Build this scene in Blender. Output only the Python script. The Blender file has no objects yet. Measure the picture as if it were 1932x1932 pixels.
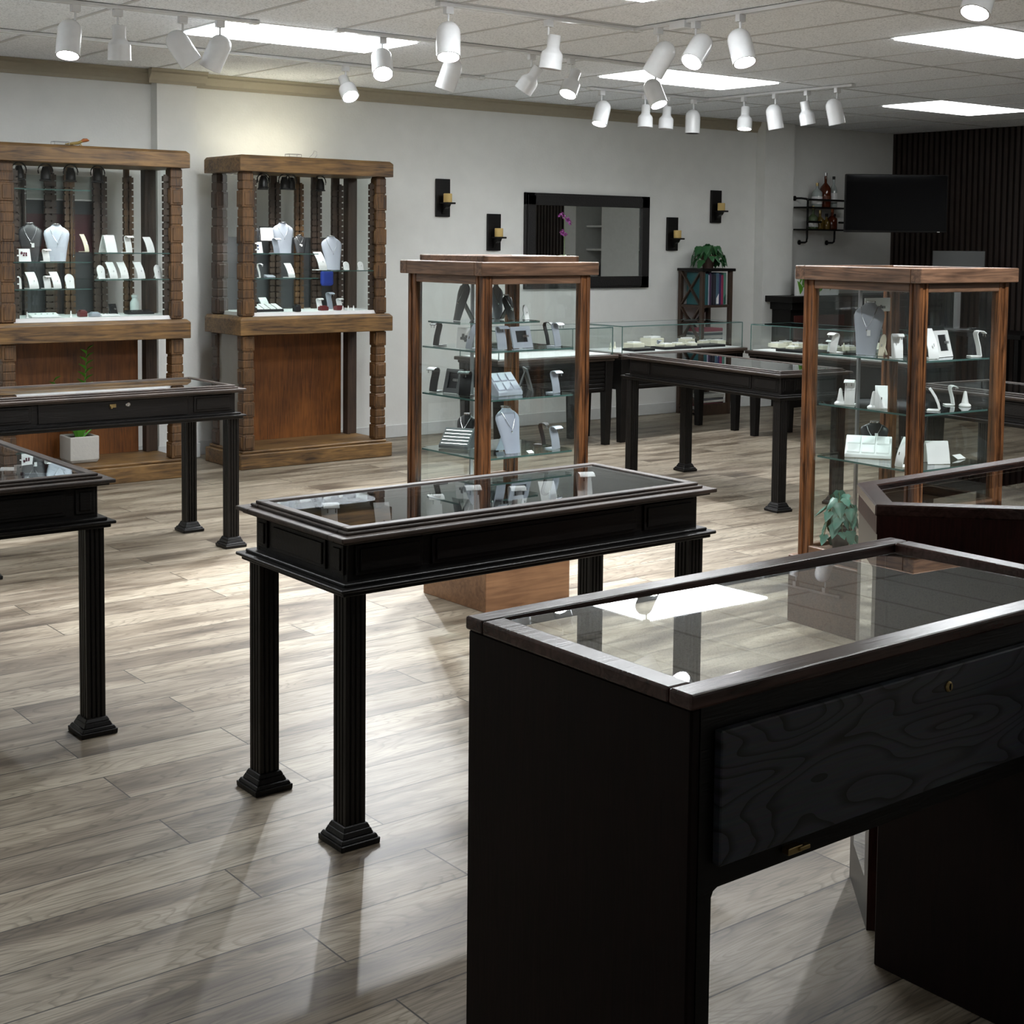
import bpy, math, random
from mathutils import Vector, Matrix
random.seed(7)
C=bpy.context.scene.collection
S=bpy.context.scene
PI=math.pi
CEIL=2.647
# ---------------------------------------------------------------- camera
cam_d=bpy.data.cameras.new('camera'); cam=bpy.data.objects.new('camera',cam_d); C.objects.link(cam)
yaw,pitch,roll=0.66159,0.067903,0.010123
fw=Vector((math.sin(yaw)*math.cos(pitch),math.cos(yaw)*math.cos(pitch),-math.sin(pitch)))
rt=Vector((math.cos(yaw),-math.sin(yaw),0)); up=rt.cross(fw)
r2=rt*math.cos(roll)+up*math.sin(roll); u2=-rt*math.sin(roll)+up*math.cos(roll)
M=Matrix((r2,u2,-fw)).transposed().to_4x4(); M.translation=Vector((0,0,1.5062)); cam.matrix_world=M
cam_d.sensor_width=36; cam_d.lens=36*2726.75/1932; cam_d.shift_y=-322/1932; cam_d.clip_start=.05
S.camera=cam
# ---------------------------------------------------------------- world, exposure
w=bpy.data.worlds.new('world'); S.world=w; w.use_nodes=True
w.node_tree.nodes['Background'].inputs[0].default_value=(.75,.8,.9,1); w.node_tree.nodes['Background'].inputs[1].default_value=.15
S.view_settings.view_transform='Standard'; S.view_settings.look='None'; S.view_settings.gamma=1
S.view_settings.use_curve_mapping=False; S.view_settings.exposure=0.95
S.cycles.transparent_max_bounces=40; S.cycles.max_bounces=6; S.cycles.sample_clamp_indirect=6
PANEL_E=11.0; SPOT=120
# ---------------------------------------------------------------- materials
def newmat(n):
    m=bpy.data.materials.new(n); m.use_nodes=True
    nt=m.node_tree; b=nt.nodes['Principled BSDF']; return m,nt,b
def plain(n,col,rough=.5,metal=0,spec=.5,bump=0,bscale=200,em=0):
    m,nt,b=newmat(n); N=nt.nodes; L=nt.links
    b.inputs['Roughness'].default_value=rough; b.inputs['Metallic'].default_value=metal
    b.inputs['Specular IOR Level'].default_value=spec
    tc=N.new('ShaderNodeTexCoord'); no=N.new('ShaderNodeTexNoise'); no.inputs['Scale'].default_value=bscale/8
    L.new(tc.outputs['Object'],no.inputs['Vector'])
    mx=N.new('ShaderNodeMix'); mx.data_type='RGBA'
    mx.inputs['A'].default_value=(*[c*.93 for c in col],1); mx.inputs['B'].default_value=(*[min(1,c*1.05) for c in col],1)
    L.new(no.outputs['Fac'],mx.inputs['Factor']); L.new(mx.outputs['Result'],b.inputs['Base Color'])
    if bump:
        n2=N.new('ShaderNodeTexNoise'); n2.inputs['Scale'].default_value=bscale; L.new(tc.outputs['Object'],n2.inputs['Vector'])
        bp=N.new('ShaderNodeBump'); bp.inputs['Strength'].default_value=bump; bp.inputs['Distance'].default_value=.004
        L.new(n2.outputs['Fac'],bp.inputs['Height']); L.new(bp.outputs[0],b.inputs['Normal'])
    if em:
        b.inputs['Emission Color'].default_value=(*col,1); b.inputs['Emission Strength'].default_value=em
    return m
def wood(n,c1,c2,axis='X',rough=.4,bump=.25,sc=9,cont=.5,spec=.5,dist=2.0,c3=None):
    m,nt,b=newmat(n); N=nt.nodes; L=nt.links
    tc=N.new('ShaderNodeTexCoord'); mp=N.new('ShaderNodeMapping')
    s=[sc*6]*3; s['XYZ'.index(axis)]=sc*.45; mp.inputs['Scale'].default_value=s
    L.new(tc.outputs['Object'],mp.inputs['Vector'])
    n1=N.new('ShaderNodeTexNoise'); n1.inputs['Scale'].default_value=1; n1.inputs['Detail'].default_value=6; n1.inputs['Distortion'].default_value=dist
    L.new(mp.outputs[0],n1.inputs['Vector'])
    n2=N.new('ShaderNodeTexNoise'); n2.inputs['Scale'].default_value=5; n2.inputs['Detail'].default_value=3; L.new(tc.outputs['Object'],n2.inputs['Vector'])
    cr=N.new('ShaderNodeValToRGB'); cr.color_ramp.elements[0].position=.5-cont*.4; cr.color_ramp.elements[1].position=.5+cont*.3
    cr.color_ramp.elements[0].color=(*c1,1); cr.color_ramp.elements[1].color=(*c2,1)
    L.new(n1.outputs['Fac'],cr.inputs[0])
    mx=N.new('ShaderNodeMix'); mx.data_type='RGBA'; mx.inputs['Factor'].default_value=.5
    L.new(cr.outputs[0],mx.inputs['A'])
    cr2=N.new('ShaderNodeValToRGB'); cr2.color_ramp.elements[0].position=.38; cr2.color_ramp.elements[1].position=.62
    cr2.color_ramp.elements[0].color=(*(c3 or c1),1); cr2.color_ramp.elements[1].color=(*c2,1); L.new(n2.outputs['Fac'],cr2.inputs[0])
    L.new(cr2.outputs[0],mx.inputs['B']); mx.inputs['Factor'].default_value=.35
    L.new(mx.outputs['Result'],b.inputs['Base Color'])
    bp=N.new('ShaderNodeBump'); bp.inputs['Strength'].default_value=bump; bp.inputs['Distance'].default_value=.003
    L.new(n1.outputs['Fac'],bp.inputs['Height']); L.new(bp.outputs[0],b.inputs['Normal'])
    b.inputs['Roughness'].default_value=rough; b.inputs['Specular IOR Level'].default_value=spec
    return m
def glass(n,tint=(.93,.97,.965),k=1.35,ior=1.5):
    m,nt,b=newmat(n); N=nt.nodes; L=nt.links; N.remove(b); out=N['Material Output']
    tr=N.new('ShaderNodeBsdfTransparent'); tr.inputs[0].default_value=(*tint,1)
    gl=N.new('ShaderNodeBsdfGlossy'); gl.inputs['Roughness'].default_value=.01; gl.inputs[0].default_value=(.95,.98,1,1)
    fr=N.new('ShaderNodeFresnel'); fr.inputs[0].default_value=ior
    ge=N.new('ShaderNodeNewGeometry'); iv=N.new('ShaderNodeMath'); iv.operation='SUBTRACT'; iv.inputs[0].default_value=k
    ms=N.new('ShaderNodeMath'); ms.operation='MULTIPLY'; ms.inputs[1].default_value=k
    L.new(ge.outputs['Backfacing'],ms.inputs[0]); L.new(ms.outputs[0],iv.inputs[1])
    m2=N.new('ShaderNodeMath'); m2.operation='MULTIPLY'; m2.use_clamp=True; L.new(fr.outputs[0],m2.inputs[0]); L.new(iv.outputs[0],m2.inputs[1])
    mix=N.new('ShaderNodeMixShader'); L.new(m2.outputs[0],mix.inputs[0]); L.new(tr.outputs[0],mix.inputs[1]); L.new(gl.outputs[0],mix.inputs[2])
    L.new(mix.outputs[0],out.inputs[0]); return m
def floor_mat():
    m,nt,b=newmat('grey_oak_planks'); N=nt.nodes; L=nt.links
    tc=N.new('ShaderNodeTexCoord'); mp=N.new('ShaderNodeMapping'); mp.inputs['Location'].default_value=(.45,.085,0)
    L.new(tc.outputs['Object'],mp.inputs['Vector'])
    br=N.new('ShaderNodeTexBrick'); br.offset=.37; br.offset_frequency=2; br.squash=1
    br.inputs['Scale'].default_value=1; br.inputs['Brick Width'].default_value=1.22; br.inputs['Row Height'].default_value=.186
    br.inputs['Mortar Size'].default_value=.0024; br.inputs['Mortar Smooth'].default_value=.3; br.inputs['Bias'].default_value=0
    br.inputs['Color1'].default_value=(0,0,0,1); br.inputs['Color2'].default_value=(1,1,1,1); br.inputs['Mortar'].default_value=(.5,.5,.5,1)
    L.new(mp.outputs[0],br.inputs['Vector'])
    # each plank slides the grain by its own random value
    cx=N.new('ShaderNodeCombineXYZ'); mu=N.new('ShaderNodeMath'); mu.operation='MULTIPLY'; mu.inputs[1].default_value=37
    L.new(br.outputs['Color'],mu.inputs[0]); L.new(mu.outputs[0],cx.inputs[0]); L.new(mu.outputs[0],cx.inputs[2])
    ad=N.new('ShaderNodeVectorMath'); ad.operation='ADD'; L.new(tc.outputs['Object'],ad.inputs[0]); L.new(cx.outputs[0],ad.inputs[1])
    def noise(sx,sy,det,dis,sc=1):
        q=N.new('ShaderNodeMapping'); q.inputs['Scale'].default_value=(sx,sy,1); L.new(ad.outputs[0],q.inputs['Vector'])
        n=N.new('ShaderNodeTexNoise'); n.inputs['Scale'].default_value=sc; n.inputs['Detail'].default_value=det; n.inputs['Distortion'].default_value=dis
        L.new(q.outputs[0],n.inputs['Vector']); return n
    big=noise(1.3,7,3,.6); fine=noise(7,110,5,1.2); 
    rg=noise(1.6,9,1.5,.2)                      # height field whose contour lines give cathedral grain
    f1=N.new('ShaderNodeMath'); f1.operation='MULTIPLY'; f1.inputs[1].default_value=22; L.new(rg.outputs['Fac'],f1.inputs[0])
    f2=N.new('ShaderNodeMath'); f2.operation='FRACT'; L.new(f1.outputs[0],f2.inputs[0])
    def ramp(src,stops):
        r=N.new('ShaderNodeValToRGB'); e=r.color_ramp.elements
        e[0].position=stops[0][0]; e[0].color=(*stops[0][1],1); e[1].position=stops[-1][0]; e[1].color=(*stops[-1][1],1)
        for p,c in stops[1:-1]:
            x=e.new(p); x.color=(*c,1)
        L.new(src,r.inputs[0]); return r
    base=ramp(big.outputs['Fac'],[(.30,(.078,.060,.043)),(.43,(.172,.142,.106)),(.56,(.285,.248,.195)),(.70,(.315,.278,.222))])
    ring=ramp(f2.outputs[0],[(.0,(.50,.48,.45)),(.30,(1,1,1)),(.88,(1,1,1)),(1.0,(.50,.48,.45))])
    gr=ramp(fine.outputs['Fac'],[(.32,(.62,.60,.57)),(.58,(1.08,1.08,1.08))])
    pl=ramp(br.outputs['Color'],[(0,(.82,.80,.78)),(.5,(1.0,.98,.95)),(1,(1.15,1.15,1.13))])
    def mulc(a,bb,f=1):
        x=N.new('ShaderNodeMix'); x.data_type='RGBA'; x.blend_type='MULTIPLY'; x.inputs['Factor'].default_value=f
        L.new(a,x.inputs['A']); L.new(bb,x.inputs['B']); return x.outputs['Result']
    c=mulc(base.outputs[0],ring.outputs[0],.7); c=mulc(c,gr.outputs[0],.95); c=mulc(c,pl.outputs[0],.9)
    mor=N.new('ShaderNodeMix'); mor.data_type='RGBA'; L.new(br.outputs['Fac'],mor.inputs['Factor']); L.new(c,mor.inputs['A']); mor.inputs['B'].default_value=(.03,.026,.02,1)
    L.new(mor.outputs['Result'],b.inputs['Base Color'])
    b.inputs['Roughness'].default_value=.43; b.inputs['Specular IOR Level'].default_value=.38
    bp=N.new('ShaderNodeBump'); bp.inputs['Strength'].default_value=.12; bp.inputs['Distance'].default_value=.002
    L.new(fine.outputs['Fac'],bp.inputs['Height'])
    bp2=N.new('ShaderNodeBump'); bp2.invert=True; bp2.inputs['Strength'].default_value=.5; bp2.inputs['Distance'].default_value=.002
    L.new(br.outputs['Fac'],bp2.inputs['Height']); L.new(bp.outputs[0],bp2.inputs['Normal']); L.new(bp2.outputs[0],b.inputs['Normal'])
    return m
def tile_mat():
    m,nt,b=newmat('mineral_fibre_tile'); N=nt.nodes; L=nt.links
    tc=N.new('ShaderNodeTexCoord'); n=N.new('ShaderNodeTexNoise'); n.inputs['Scale'].default_value=110; n.inputs['Detail'].default_value=4
    L.new(tc.outputs['Object'],n.inputs['Vector']); r=N.new('ShaderNodeValToRGB')
    r.color_ramp.elements[0].position=.34; r.color_ramp.elements[0].color=(.57,.60,.64,1); r.color_ramp.elements[1].position=.50; r.color_ramp.elements[1].color=(.88,.91,.95,1)
    L.new(n.outputs['Fac'],r.inputs[0]); L.new(r.outputs[0],b.inputs['Base Color']); b.inputs['Roughness'].default_value=.95
    bp=N.new('ShaderNodeBump'); bp.inputs['Strength'].default_value=.35; bp.inputs['Distance'].default_value=.003; L.new(n.outputs['Fac'],bp.inputs['Height']); L.new(bp.outputs[0],b.inputs['Normal'])
    return m
def oak_panel():
    m,nt,b=newmat('black_oak_cathedral'); N=nt.nodes; L=nt.links
    tc=N.new('ShaderNodeTexCoord'); mp=N.new('ShaderNodeMapping'); mp.inputs['Scale'].default_value=(2.2,1,9); mp.inputs['Location'].default_value=(.3,0,.4)
    L.new(tc.outputs['Object'],mp.inputs['Vector'])
    n=N.new('ShaderNodeTexNoise'); n.inputs['Scale'].default_value=1; n.inputs['Detail'].default_value=1.5; L.new(mp.outputs[0],n.inputs['Vector'])
    a=N.new('ShaderNodeMath'); a.operation='MULTIPLY'; a.inputs[1].default_value=17; L.new(n.outputs['Fac'],a.inputs[0])
    f=N.new('ShaderNodeMath'); f.operation='FRACT'; L.new(a.outputs[0],f.inputs[0])
    r=N.new('ShaderNodeValToRGB'); e=r.color_ramp.elements; e[0].position=0; e[0].color=(.008,.008,.009,1); e[1].position=.35; e[1].color=(.075,.082,.105,1)
    L.new(f.outputs[0],r.inputs[0])
    mp2=N.new('ShaderNodeMapping'); mp2.inputs['Scale'].default_value=(12,12,260); L.new(tc.outputs['Object'],mp2.inputs['Vector'])
    n2=N.new('ShaderNodeTexNoise'); n2.inputs['Scale'].default_value=1; L.new(mp2.outputs[0],n2.inputs['Vector'])
    x=N.new('ShaderNodeMix'); x.data_type='RGBA'; x.blend_type='MULTIPLY'; x.inputs['Factor'].default_value=.6; L.new(r.outputs[0],x.inputs['A']); L.new(n2.outputs['Color'],x.inputs['B'])
    L.new(x.outputs['Result'],b.inputs['Base Color']); b.inputs['Roughness'].default_value=.33
    bp=N.new('ShaderNodeBump'); bp.inputs['Strength'].default_value=.2; bp.inputs['Distance'].default_value=.002; L.new(f.outputs[0],bp.inputs['Height']); L.new(bp.outputs[0],b.inputs['Normal'])
    return m
def emis(n,col,s):
    m,nt,b=newmat(n); b.inputs['Base Color'].default_value=(*col,1); b.inputs['Emission Color'].default_value=(*col,1); b.inputs['Emission Strength'].default_value=s; return m
MT=dict(
 wall=plain('white_wall_paint',(.72,.725,.70),.85,bump=.25,bscale=60),
 white=plain('white_trim',(.62,.63,.62),.5),
 crown=plain('tan_crown',(.37,.33,.25),.6),
 tbar=plain('ceiling_bar',(.55,.56,.57),.6),
 tile=tile_mat(), floor=floor_mat(),
 panel=emis('light_panel',(.93,.97,1),PANEL_E), panel_dim=emis('dim_light_panel',(.95,.97,.96),4.0), panel_mid=emis('dimmer_light_panel',(.95,.98,1),7.5),  # weakest panel emission is set low to keep the right wall darker
 slat=wood('walnut_slat',(.014,.009,.007),(.034,.021,.017),'Z',.5), felt=plain('black_felt',(.004,.004,.004),.9),
 black=wood('ebonised_wood',(.0022,.002,.002),(.007,.0058,.0052),'X',.42,.3,12,spec=.28), blackz=wood('ebonised_wood_upright',(.0022,.002,.002),(.007,.0058,.0052),'Z',.42,.3,12,spec=.28),
 edge=wood('worn_brown_edge',(.007,.005,.004),(.060,.038,.027),'X',.5,.2,8),
 edgey=wood('worn_brown_edge_side',(.007,.005,.004),(.045,.029,.021),'Y',.5,.2,8),
 rail=wood('mahogany_rail',(.024,.010,.009),(.10,.048,.040),'X',.22,.15,8),
 oak=oak_panel(), espresso=wood('espresso_side',(.004,.0014,.0012),(.010,.0036,.003),'Z',.5,.1,10,spec=.15),
 red=wood('dark_mahogany',(.024,.006,.005),(.070,.017,.014),'Z',.45,.2,12,spec=.3),
 cab=wood('antique_pine',(.030,.014,.005),(.21,.115,.038),'X',.5,.35,6,c3=(.035,.018,.009),cont=.4),
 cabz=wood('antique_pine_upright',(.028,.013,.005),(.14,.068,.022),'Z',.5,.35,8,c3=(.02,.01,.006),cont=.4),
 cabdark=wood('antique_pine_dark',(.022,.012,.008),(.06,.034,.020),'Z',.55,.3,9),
 ply=wood('orange_plywood',(.07,.020,.004),(.22,.078,.016),'Z',.4,.1,6,c3=(.05,.014,.003)),
 tower=wood('streaked_oak_upright',(.012,.005,.003),(.20,.080,.028),'Z',.36,.35,7,cont=.32),
 towerx=wood('streaked_oak',(.04,.021,.013),(.19,.105,.062),'X',.4,.3,7,cont=.4),
 towery=wood('streaked_oak_side',(.04,.021,.013),(.19,.105,.062),'Y',.4,.3,7,cont=.4),
 block=wood('varnished_block',(.13,.06,.028),(.27,.14,.068),'X',.4,.15,5),
 glass=glass('clear_glass',(.965,.98,.975)), shelfg=glass('green_shelf_glass',(.90,.955,.94),1.2), gtop=glass('table_glass',(.96,.975,.975),1.4,1.5),
 gedge=plain('glass_edge',(.06,.12,.11),.15), glint=plain('glass_edge_pale',(.35,.45,.44),.2),
 lampw=plain('white_enamel',(.72,.73,.74),.25), lampin=plain('lamp_inner',(.05,.04,.04),.35), bulb=emis('lit_lamp',(.97,.98,1),40), off=plain('unlit_lamp',(.6,.6,.6),.2),
 dull=plain('dark_metal',(.012,.011,.011),.35,.6), silver=plain('silver_metal',(.75,.75,.76),.2,1), brass=plain('brass',(.5,.38,.18),.3,1), chrome=plain('grey_metal',(.35,.35,.36),.35,.8),
 mirror=plain('mirror_glass',(.80,.83,.81),.01,1), screen=plain('black_screen',(.0015,.0015,.002),.04,spec=.2), 
 candle=plain('yellow_wax',(.62,.44,.16),.5), pot=plain('brown_pot',(.05,.025,.018),.5), concrete=plain('pale_concrete',(.42,.41,.38),.85,bump=.4,bscale=60), soil=plain('soil',(.02,.013,.009),.9),
 leaf=plain('green_leaf',(.02,.10,.03),.4), zz=plain('bright_leaf',(.09,.30,.03),.35), ivy=plain('bluish_leaf',(.06,.19,.14),.4), orchid=plain('purple_petal',(.16,.02,.15),.5), stem=plain('green_stem',(.06,.10,.03),.6),
 )
COL={'white':(.80,.80,.80),'beige':(.55,.50,.38),'cream':(.70,.68,.55),'black':(.006,.006,.008),'grey':(.34,.37,.43),'dark grey':(.07,.075,.08),'silver':(.32,.34,.39),'lavender grey':(.36,.39,.48),'dark red':(.10,.006,.008),'clear':(.7,.75,.74)}
for k,v in COL.items(): MT['i_'+k]=plain('display_'+k.replace(' ','_'),v,.45)
MT['clearjar']=glass('jar_glass',(.75,.80,.80),1.5)
def colr(n,c,r=.5): 
    if n not in MT: MT[n]=plain(n,c,r)
    return MT[n]
# ---------------------------------------------------------------- mesh helper
class MB:
    def __init__(s): s.v=[]; s.f=[]
    def add(s,vs,fs):
        o=len(s.v); s.v+= [tuple(v) for v in vs]; s.f+=[tuple(i+o for i in f) for f in fs]; return s
    def box(s,x0,x1,y0,y1,z0,z1):
        return s.add([(x0,y0,z0),(x1,y0,z0),(x1,y1,z0),(x0,y1,z0),(x0,y0,z1),(x1,y0,z1),(x1,y1,z1),(x0,y1,z1)],
          [(0,3,2,1),(4,5,6,7),(0,1,5,4),(1,2,6,5),(2,3,7,6),(3,0,4,7)])
    def cbox(s,cx,cy,z0,wx,wy,h): return s.box(cx-wx/2,cx+wx/2,cy-wy/2,cy+wy/2,z0,z0+h)
    def frus(s,cx,cy,z0,a,z1,b,a2=None,b2=None):
        a2=a2 or a; b2=b2 or b
        return s.add([(cx-a/2,cy-a2/2,z0),(cx+a/2,cy-a2/2,z0),(cx+a/2,cy+a2/2,z0),(cx-a/2,cy+a2/2,z0),(cx-b/2,cy-b2/2,z1),(cx+b/2,cy-b2/2,z1),(cx+b/2,cy+b2/2,z1),(cx-b/2,cy+b2/2,z1)],
          [(0,3,2,1),(4,5,6,7),(0,1,5,4),(1,2,6,5),(2,3,7,6),(3,0,4,7)])
    def prism(s,poly,z0,z1):
        n=len(poly); return s.add([(x,y,z0) for x,y in poly]+[(x,y,z1) for x,y in poly],[tuple(reversed(range(n))),tuple(range(n,2*n))]+[(i,(i+1)%n,n+(i+1)%n,n+i) for i in range(n)])
    def beam(s,p,q,w,h=None,upv=(0,0,1)):
        h=h or w; p=Vector(p);q=Vector(q); d=(q-p).normalized(); u=Vector(upv)
        if abs(d.dot(u))>.95: u=Vector((0,1,0))
        a=d.cross(u).normalized()*w/2; b=a.cross(d).normalized()*h/2
        vs=[p-a-b,p+a-b,p+a+b,p-a+b,q-a-b,q+a-b,q+a+b,q-a+b]
        return s.add(vs,[(0,3,2,1),(4,5,6,7),(0,1,5,4),(1,2,6,5),(2,3,7,6),(3,0,4,7)])
    def lathe(s,prof,n=16,o=(0,0,0),d=(0,0,1)):
        d=Vector(d).normalized(); q=Vector((0,0,1)).rotation_difference(d); o=Vector(o); vs=[];fs=[]
        for r,z in prof:
            for i in range(n):
                a=2*PI*i/n; vs.append(o+q@Vector((r*math.cos(a),r*math.sin(a),z)))
        m=len(prof)
        for j in range(m-1):
            for i in range(n):
                k=(i+1)%n; fs.append((j*n+i,j*n+k,(j+1)*n+k,(j+1)*n+i))
        if prof[0][0]>1e-6 and prof[-1][0]>1e-6:
            for i in range(n):
                k=(i+1)%n; fs.append(((m-1)*n+i,(m-1)*n+k,k,i))
        return s.add(vs,fs)
    def tube(s,pts,r,n=6):
        pts=[Vector(p) for p in pts]; vs=[];fs=[]; ref=Vector((0,0,1))
        for i,p in enumerate(pts):
            t=(pts[min(i+1,len(pts)-1)]-pts[max(i-1,0)]).normalized()
            a=t.cross(ref); 
            if a.length<.05: a=t.cross(Vector((1,0,0)))
            a.normalize(); b=a.cross(t)
            rr=r[i] if isinstance(r,(list,tuple)) else r
            for k in range(n):
                g=2*PI*k/n; vs.append(p+a*rr*math.cos(g)+b*rr*math.sin(g))
        for j in range(len(pts)-1):
            for k in range(n):
                l=(k+1)%n; fs.append((j*n+k,j*n+l,(j+1)*n+l,(j+1)*n+k))
        fs.append(tuple(range(n))); fs.append(tuple((len(pts)-1)*n+k for k in reversed(range(n))))
        return s.add(vs,fs)
    def strip(s,prof,w,t):   # thick ribbon: prof in (y,z), width w along x, thickness t
        P=[Vector((0,y,z)) for y,z in prof]; A=[];B=[]
        for i,p in enumerate(P):
            d=(P[min(i+1,len(P)-1)]-P[max(i-1,0)]).normalized(); nn=Vector((0,-d.z,d.y))*t/2
            A.append(p+nn); B.append(p-nn)
        n=len(P); vs=[]
        for x in (-w/2,w/2):
            vs+=[(x,a.y,a.z) for a in A]+[(x,b.y,b.z) for b in B]
        fs=[]
        for i in range(n-1):
            fs+=[(i,i+1,2*n+i+1,2*n+i),(n+i,3*n+i,3*n+i+1,n+i+1),(i,n+i,n+i+1,i+1),(2*n+i,2*n+i+1,3*n+i+1,3*n+i)]
        fs+=[(0,2*n,3*n,n),(n-1,2*n-1,4*n-1,3*n-1)]
        return s.add(vs,fs)
    def rings(s,rs,cap=True):   # list of vertex rings
        n=len(rs[0]); vs=[v for r in rs for v in r]; fs=[]
        for j in range(len(rs)-1):
            for i in range(n):
                k=(i+1)%n; fs.append((j*n+i,j*n+k,(j+1)*n+k,(j+1)*n+i))
        if cap: fs+=[tuple(reversed(range(n))),tuple((len(rs)-1)*n+i for i in range(n))]
        return s.add(vs,fs)
    def build(s,name,mat,parent=None,smooth=False,bevel=0,kind=None,label=None,loc=None,seg=1):
        me=bpy.data.meshes.new(name); me.from_pydata(s.v,[],s.f); me.validate(); me.update()
        import bmesh
        bm=bmesh.new(); bm.from_mesh(me); bmesh.ops.recalc_face_normals(bm,faces=bm.faces); bm.to_mesh(me); bm.free()
        o=bpy.data.objects.new(name,me); C.objects.link(o)
        ms=mat if isinstance(mat,(list,tuple)) else [mat]
        for m in ms: me.materials.append(MT[m] if isinstance(m,str) else m)
        if smooth:
            me.polygons.foreach_set('use_smooth',[True]*len(me.polygons))
            me.set_sharp_from_angle(angle=math.radians(40))
        if bevel:
            b=o.modifiers.new('bevel','BEVEL'); b.width=bevel; b.segments=seg; b.limit_method='ANGLE'
        if parent is not None: o.parent=parent
        if kind: o['kind']=kind
        if label: o['label']=label
        if loc: o.location=loc
        return o
def thing(name,label,cat,loc=(0,0,0),rz=0,group=None):
    o=bpy.data.objects.new(name,None); C.objects.link(o); o.location=loc; o.rotation_euler=(0,0,rz); o.empty_display_size=.1
    o['label']=label; o['category']=cat
    if group: o['group']=group
    return o
def tag(o,label,cat,group=None):
    o['label']=label; o['category']=cat
    if group: o['group']=group
    return o
def R(a): return math.radians(a)
# ---------------------------------------------------------------- room shell
XL,XR,YF,YB=-1.6,12.15,-2.2,9.297
MB().box(XL-.1,XR+1.2,YF-.1,YB+.1,-.1,0).build('floor','floor',kind='structure')
MB().box(XL-.1,XR+1.2,YF-.1,YB+.1,CEIL+.06,CEIL+.16).build('ceiling','tile',kind='structure')
MB().box(XL-.1,XR+1.2,YB,YB+.1,0,CEIL+.06).build('wall_back','wall',kind='structure')
MB().box(XL-.1,XL,YF,YB,0,CEIL+.06).build('wall_left','wall',kind='structure')
MB().box(XL-.1,XR+1.2,YF-.1,YF,0,CEIL+.06).build('wall_front','wall',kind='structure')
wr=MB(); wr.box(XR,XR+.1,5.5,YB,0,CEIL+.06); wr.box(XR,XR+.1,YF,4.06,0,CEIL+.06)
wr.box(XR,XR+.1,4.06,5.5,2.3,CEIL+.06)
wr.build('wall_right','felt',kind='structure')
# white casing, recessed niche with shelves and a pale panel, seen in the mirror
nb=MB(); nb.box(XR-.03,XR+.1,4.06,4.30,0,2.3); nb.box(XR+.75,XR+.8,4.30,4.80,0,2.3); nb.box(XR+.1,XR+.8,4.26,4.30,0,2.3); nb.box(XR+.1,XR+.8,4.80,4.84,0,2.3); nb.box(XR+.1,XR+.8,4.3,4.8,2.3,2.34)
for z in (1.42,1.72): nb.box(XR+.15,XR+.75,4.30,4.66,z,z+.025)
nb.box(XR-.03,XR+.1,4.80,5.5,0,2.3)
nb.build('trim_1','white',kind='structure')
# walnut slats
sl=MB(); y=YF+.05
while y<YB-.02:
    if not (3.99<y<5.52): sl.box(XR-.03,XR,y,y+.038,0,CEIL)
    y+=.0645
sl.build('trim_2','slat',kind='structure')
# pilasters, crown, baseboards
MB().box(4.12,4.41,YB-.10,YB,0,CEIL).build('trim_3','wall',kind='structure')
MB().box(10.10,10.50,YB-.11,YB,0,CEIL).build('trim_4','wall',kind='structure')
def crown(mb,x0,x1,yw):
    pr=[(0,0),(.012,0),(.016,.022),(.035,.05),(.05,.066),(.05,.078),(.062,.095),(0,.095)]
    z0=CEIL-.095; n=len(pr)
    mb.add([(x0,yw-a,z0+b) for a,b in pr]+[(x1,yw-a,z0+b) for a,b in pr],[tuple(range(n)),tuple(reversed(range(n,2*n)))]+[(i,n+i,n+(i+1)%n,(i+1)%n) for i in range(n)])
cr=MB(); crown(cr,XL,4.12,YB); crown(cr,4.06,4.47,YB-.10); crown(cr,4.41,10.16,YB)
cr.build('trim_5','crown',kind='structure')
bb=MB(); bb.box(XL,4.12,YB-.014,YB,0,.1); bb.box(4.41,10.10,YB-.014,YB,0,.1); bb.box(10.5,XR-.03,YB-.014,YB,0,.1); bb.box(4.11,4.42,YB-.114,YB-.1,0,.1); bb.box(10.09,10.51,YB-.124,YB-.11,0,.1)
bb.build('baseboard_back','white',kind='structure',bevel=.004)
# dropped ceiling: tiles with T bars, light panels in their openings
GX,GY,TX,TY=5.317,4.461,.6096,1.2192
PAN=[(2,-4),(-3,-2),(-8,0),(-8,2),(-3,0),(-3,2),(2,0),(2,2),(7,2)]     # each panel: two tiles wide, half a tile deep; out-of-view ones added for light
PAN=[p for p in PAN if XL<GX+p[0]*TX and GX+(p[0]+2)*TX<XR+.02 and YF<GY+p[1]*TY]
til=MB(); bar=MB()
i0=math.ceil((XL-GX)/TX)-1; i1=math.ceil((XR-GX)/TX); j0=math.ceil((YF-GY)/TY)-1; j1=math.ceil((YB-GY)/TY)
def inpan(i,j): return any(p[0]<=i<p[0]+2 and p[1]==j for p in PAN)
for i in range(i0,i1):
    for j in range(j0,j1):
        x0=max(XL,GX+i*TX); x1=min(XR,GX+(i+1)*TX); y0=max(YF,GY+j*TY); y1=min(YB,GY+(j+1)*TY)
        if x1-x0<.02 or y1-y0<.02: continue
        if inpan(i,j):
            y0=GY+j*TY+TY/2
        til.box(x0+.004,x1-.004,y0+.004,y1-.004,CEIL+.002,CEIL+.015)
til.build('ceiling_tiles','tile',kind='structure').name='trim_6'
for j in range(j0,j1+1):
    y=GY+j*TY
    if YF<y<YB: bar.box(XL,XR,y-.012,y+.012,CEIL-.001,CEIL+.004)
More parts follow.
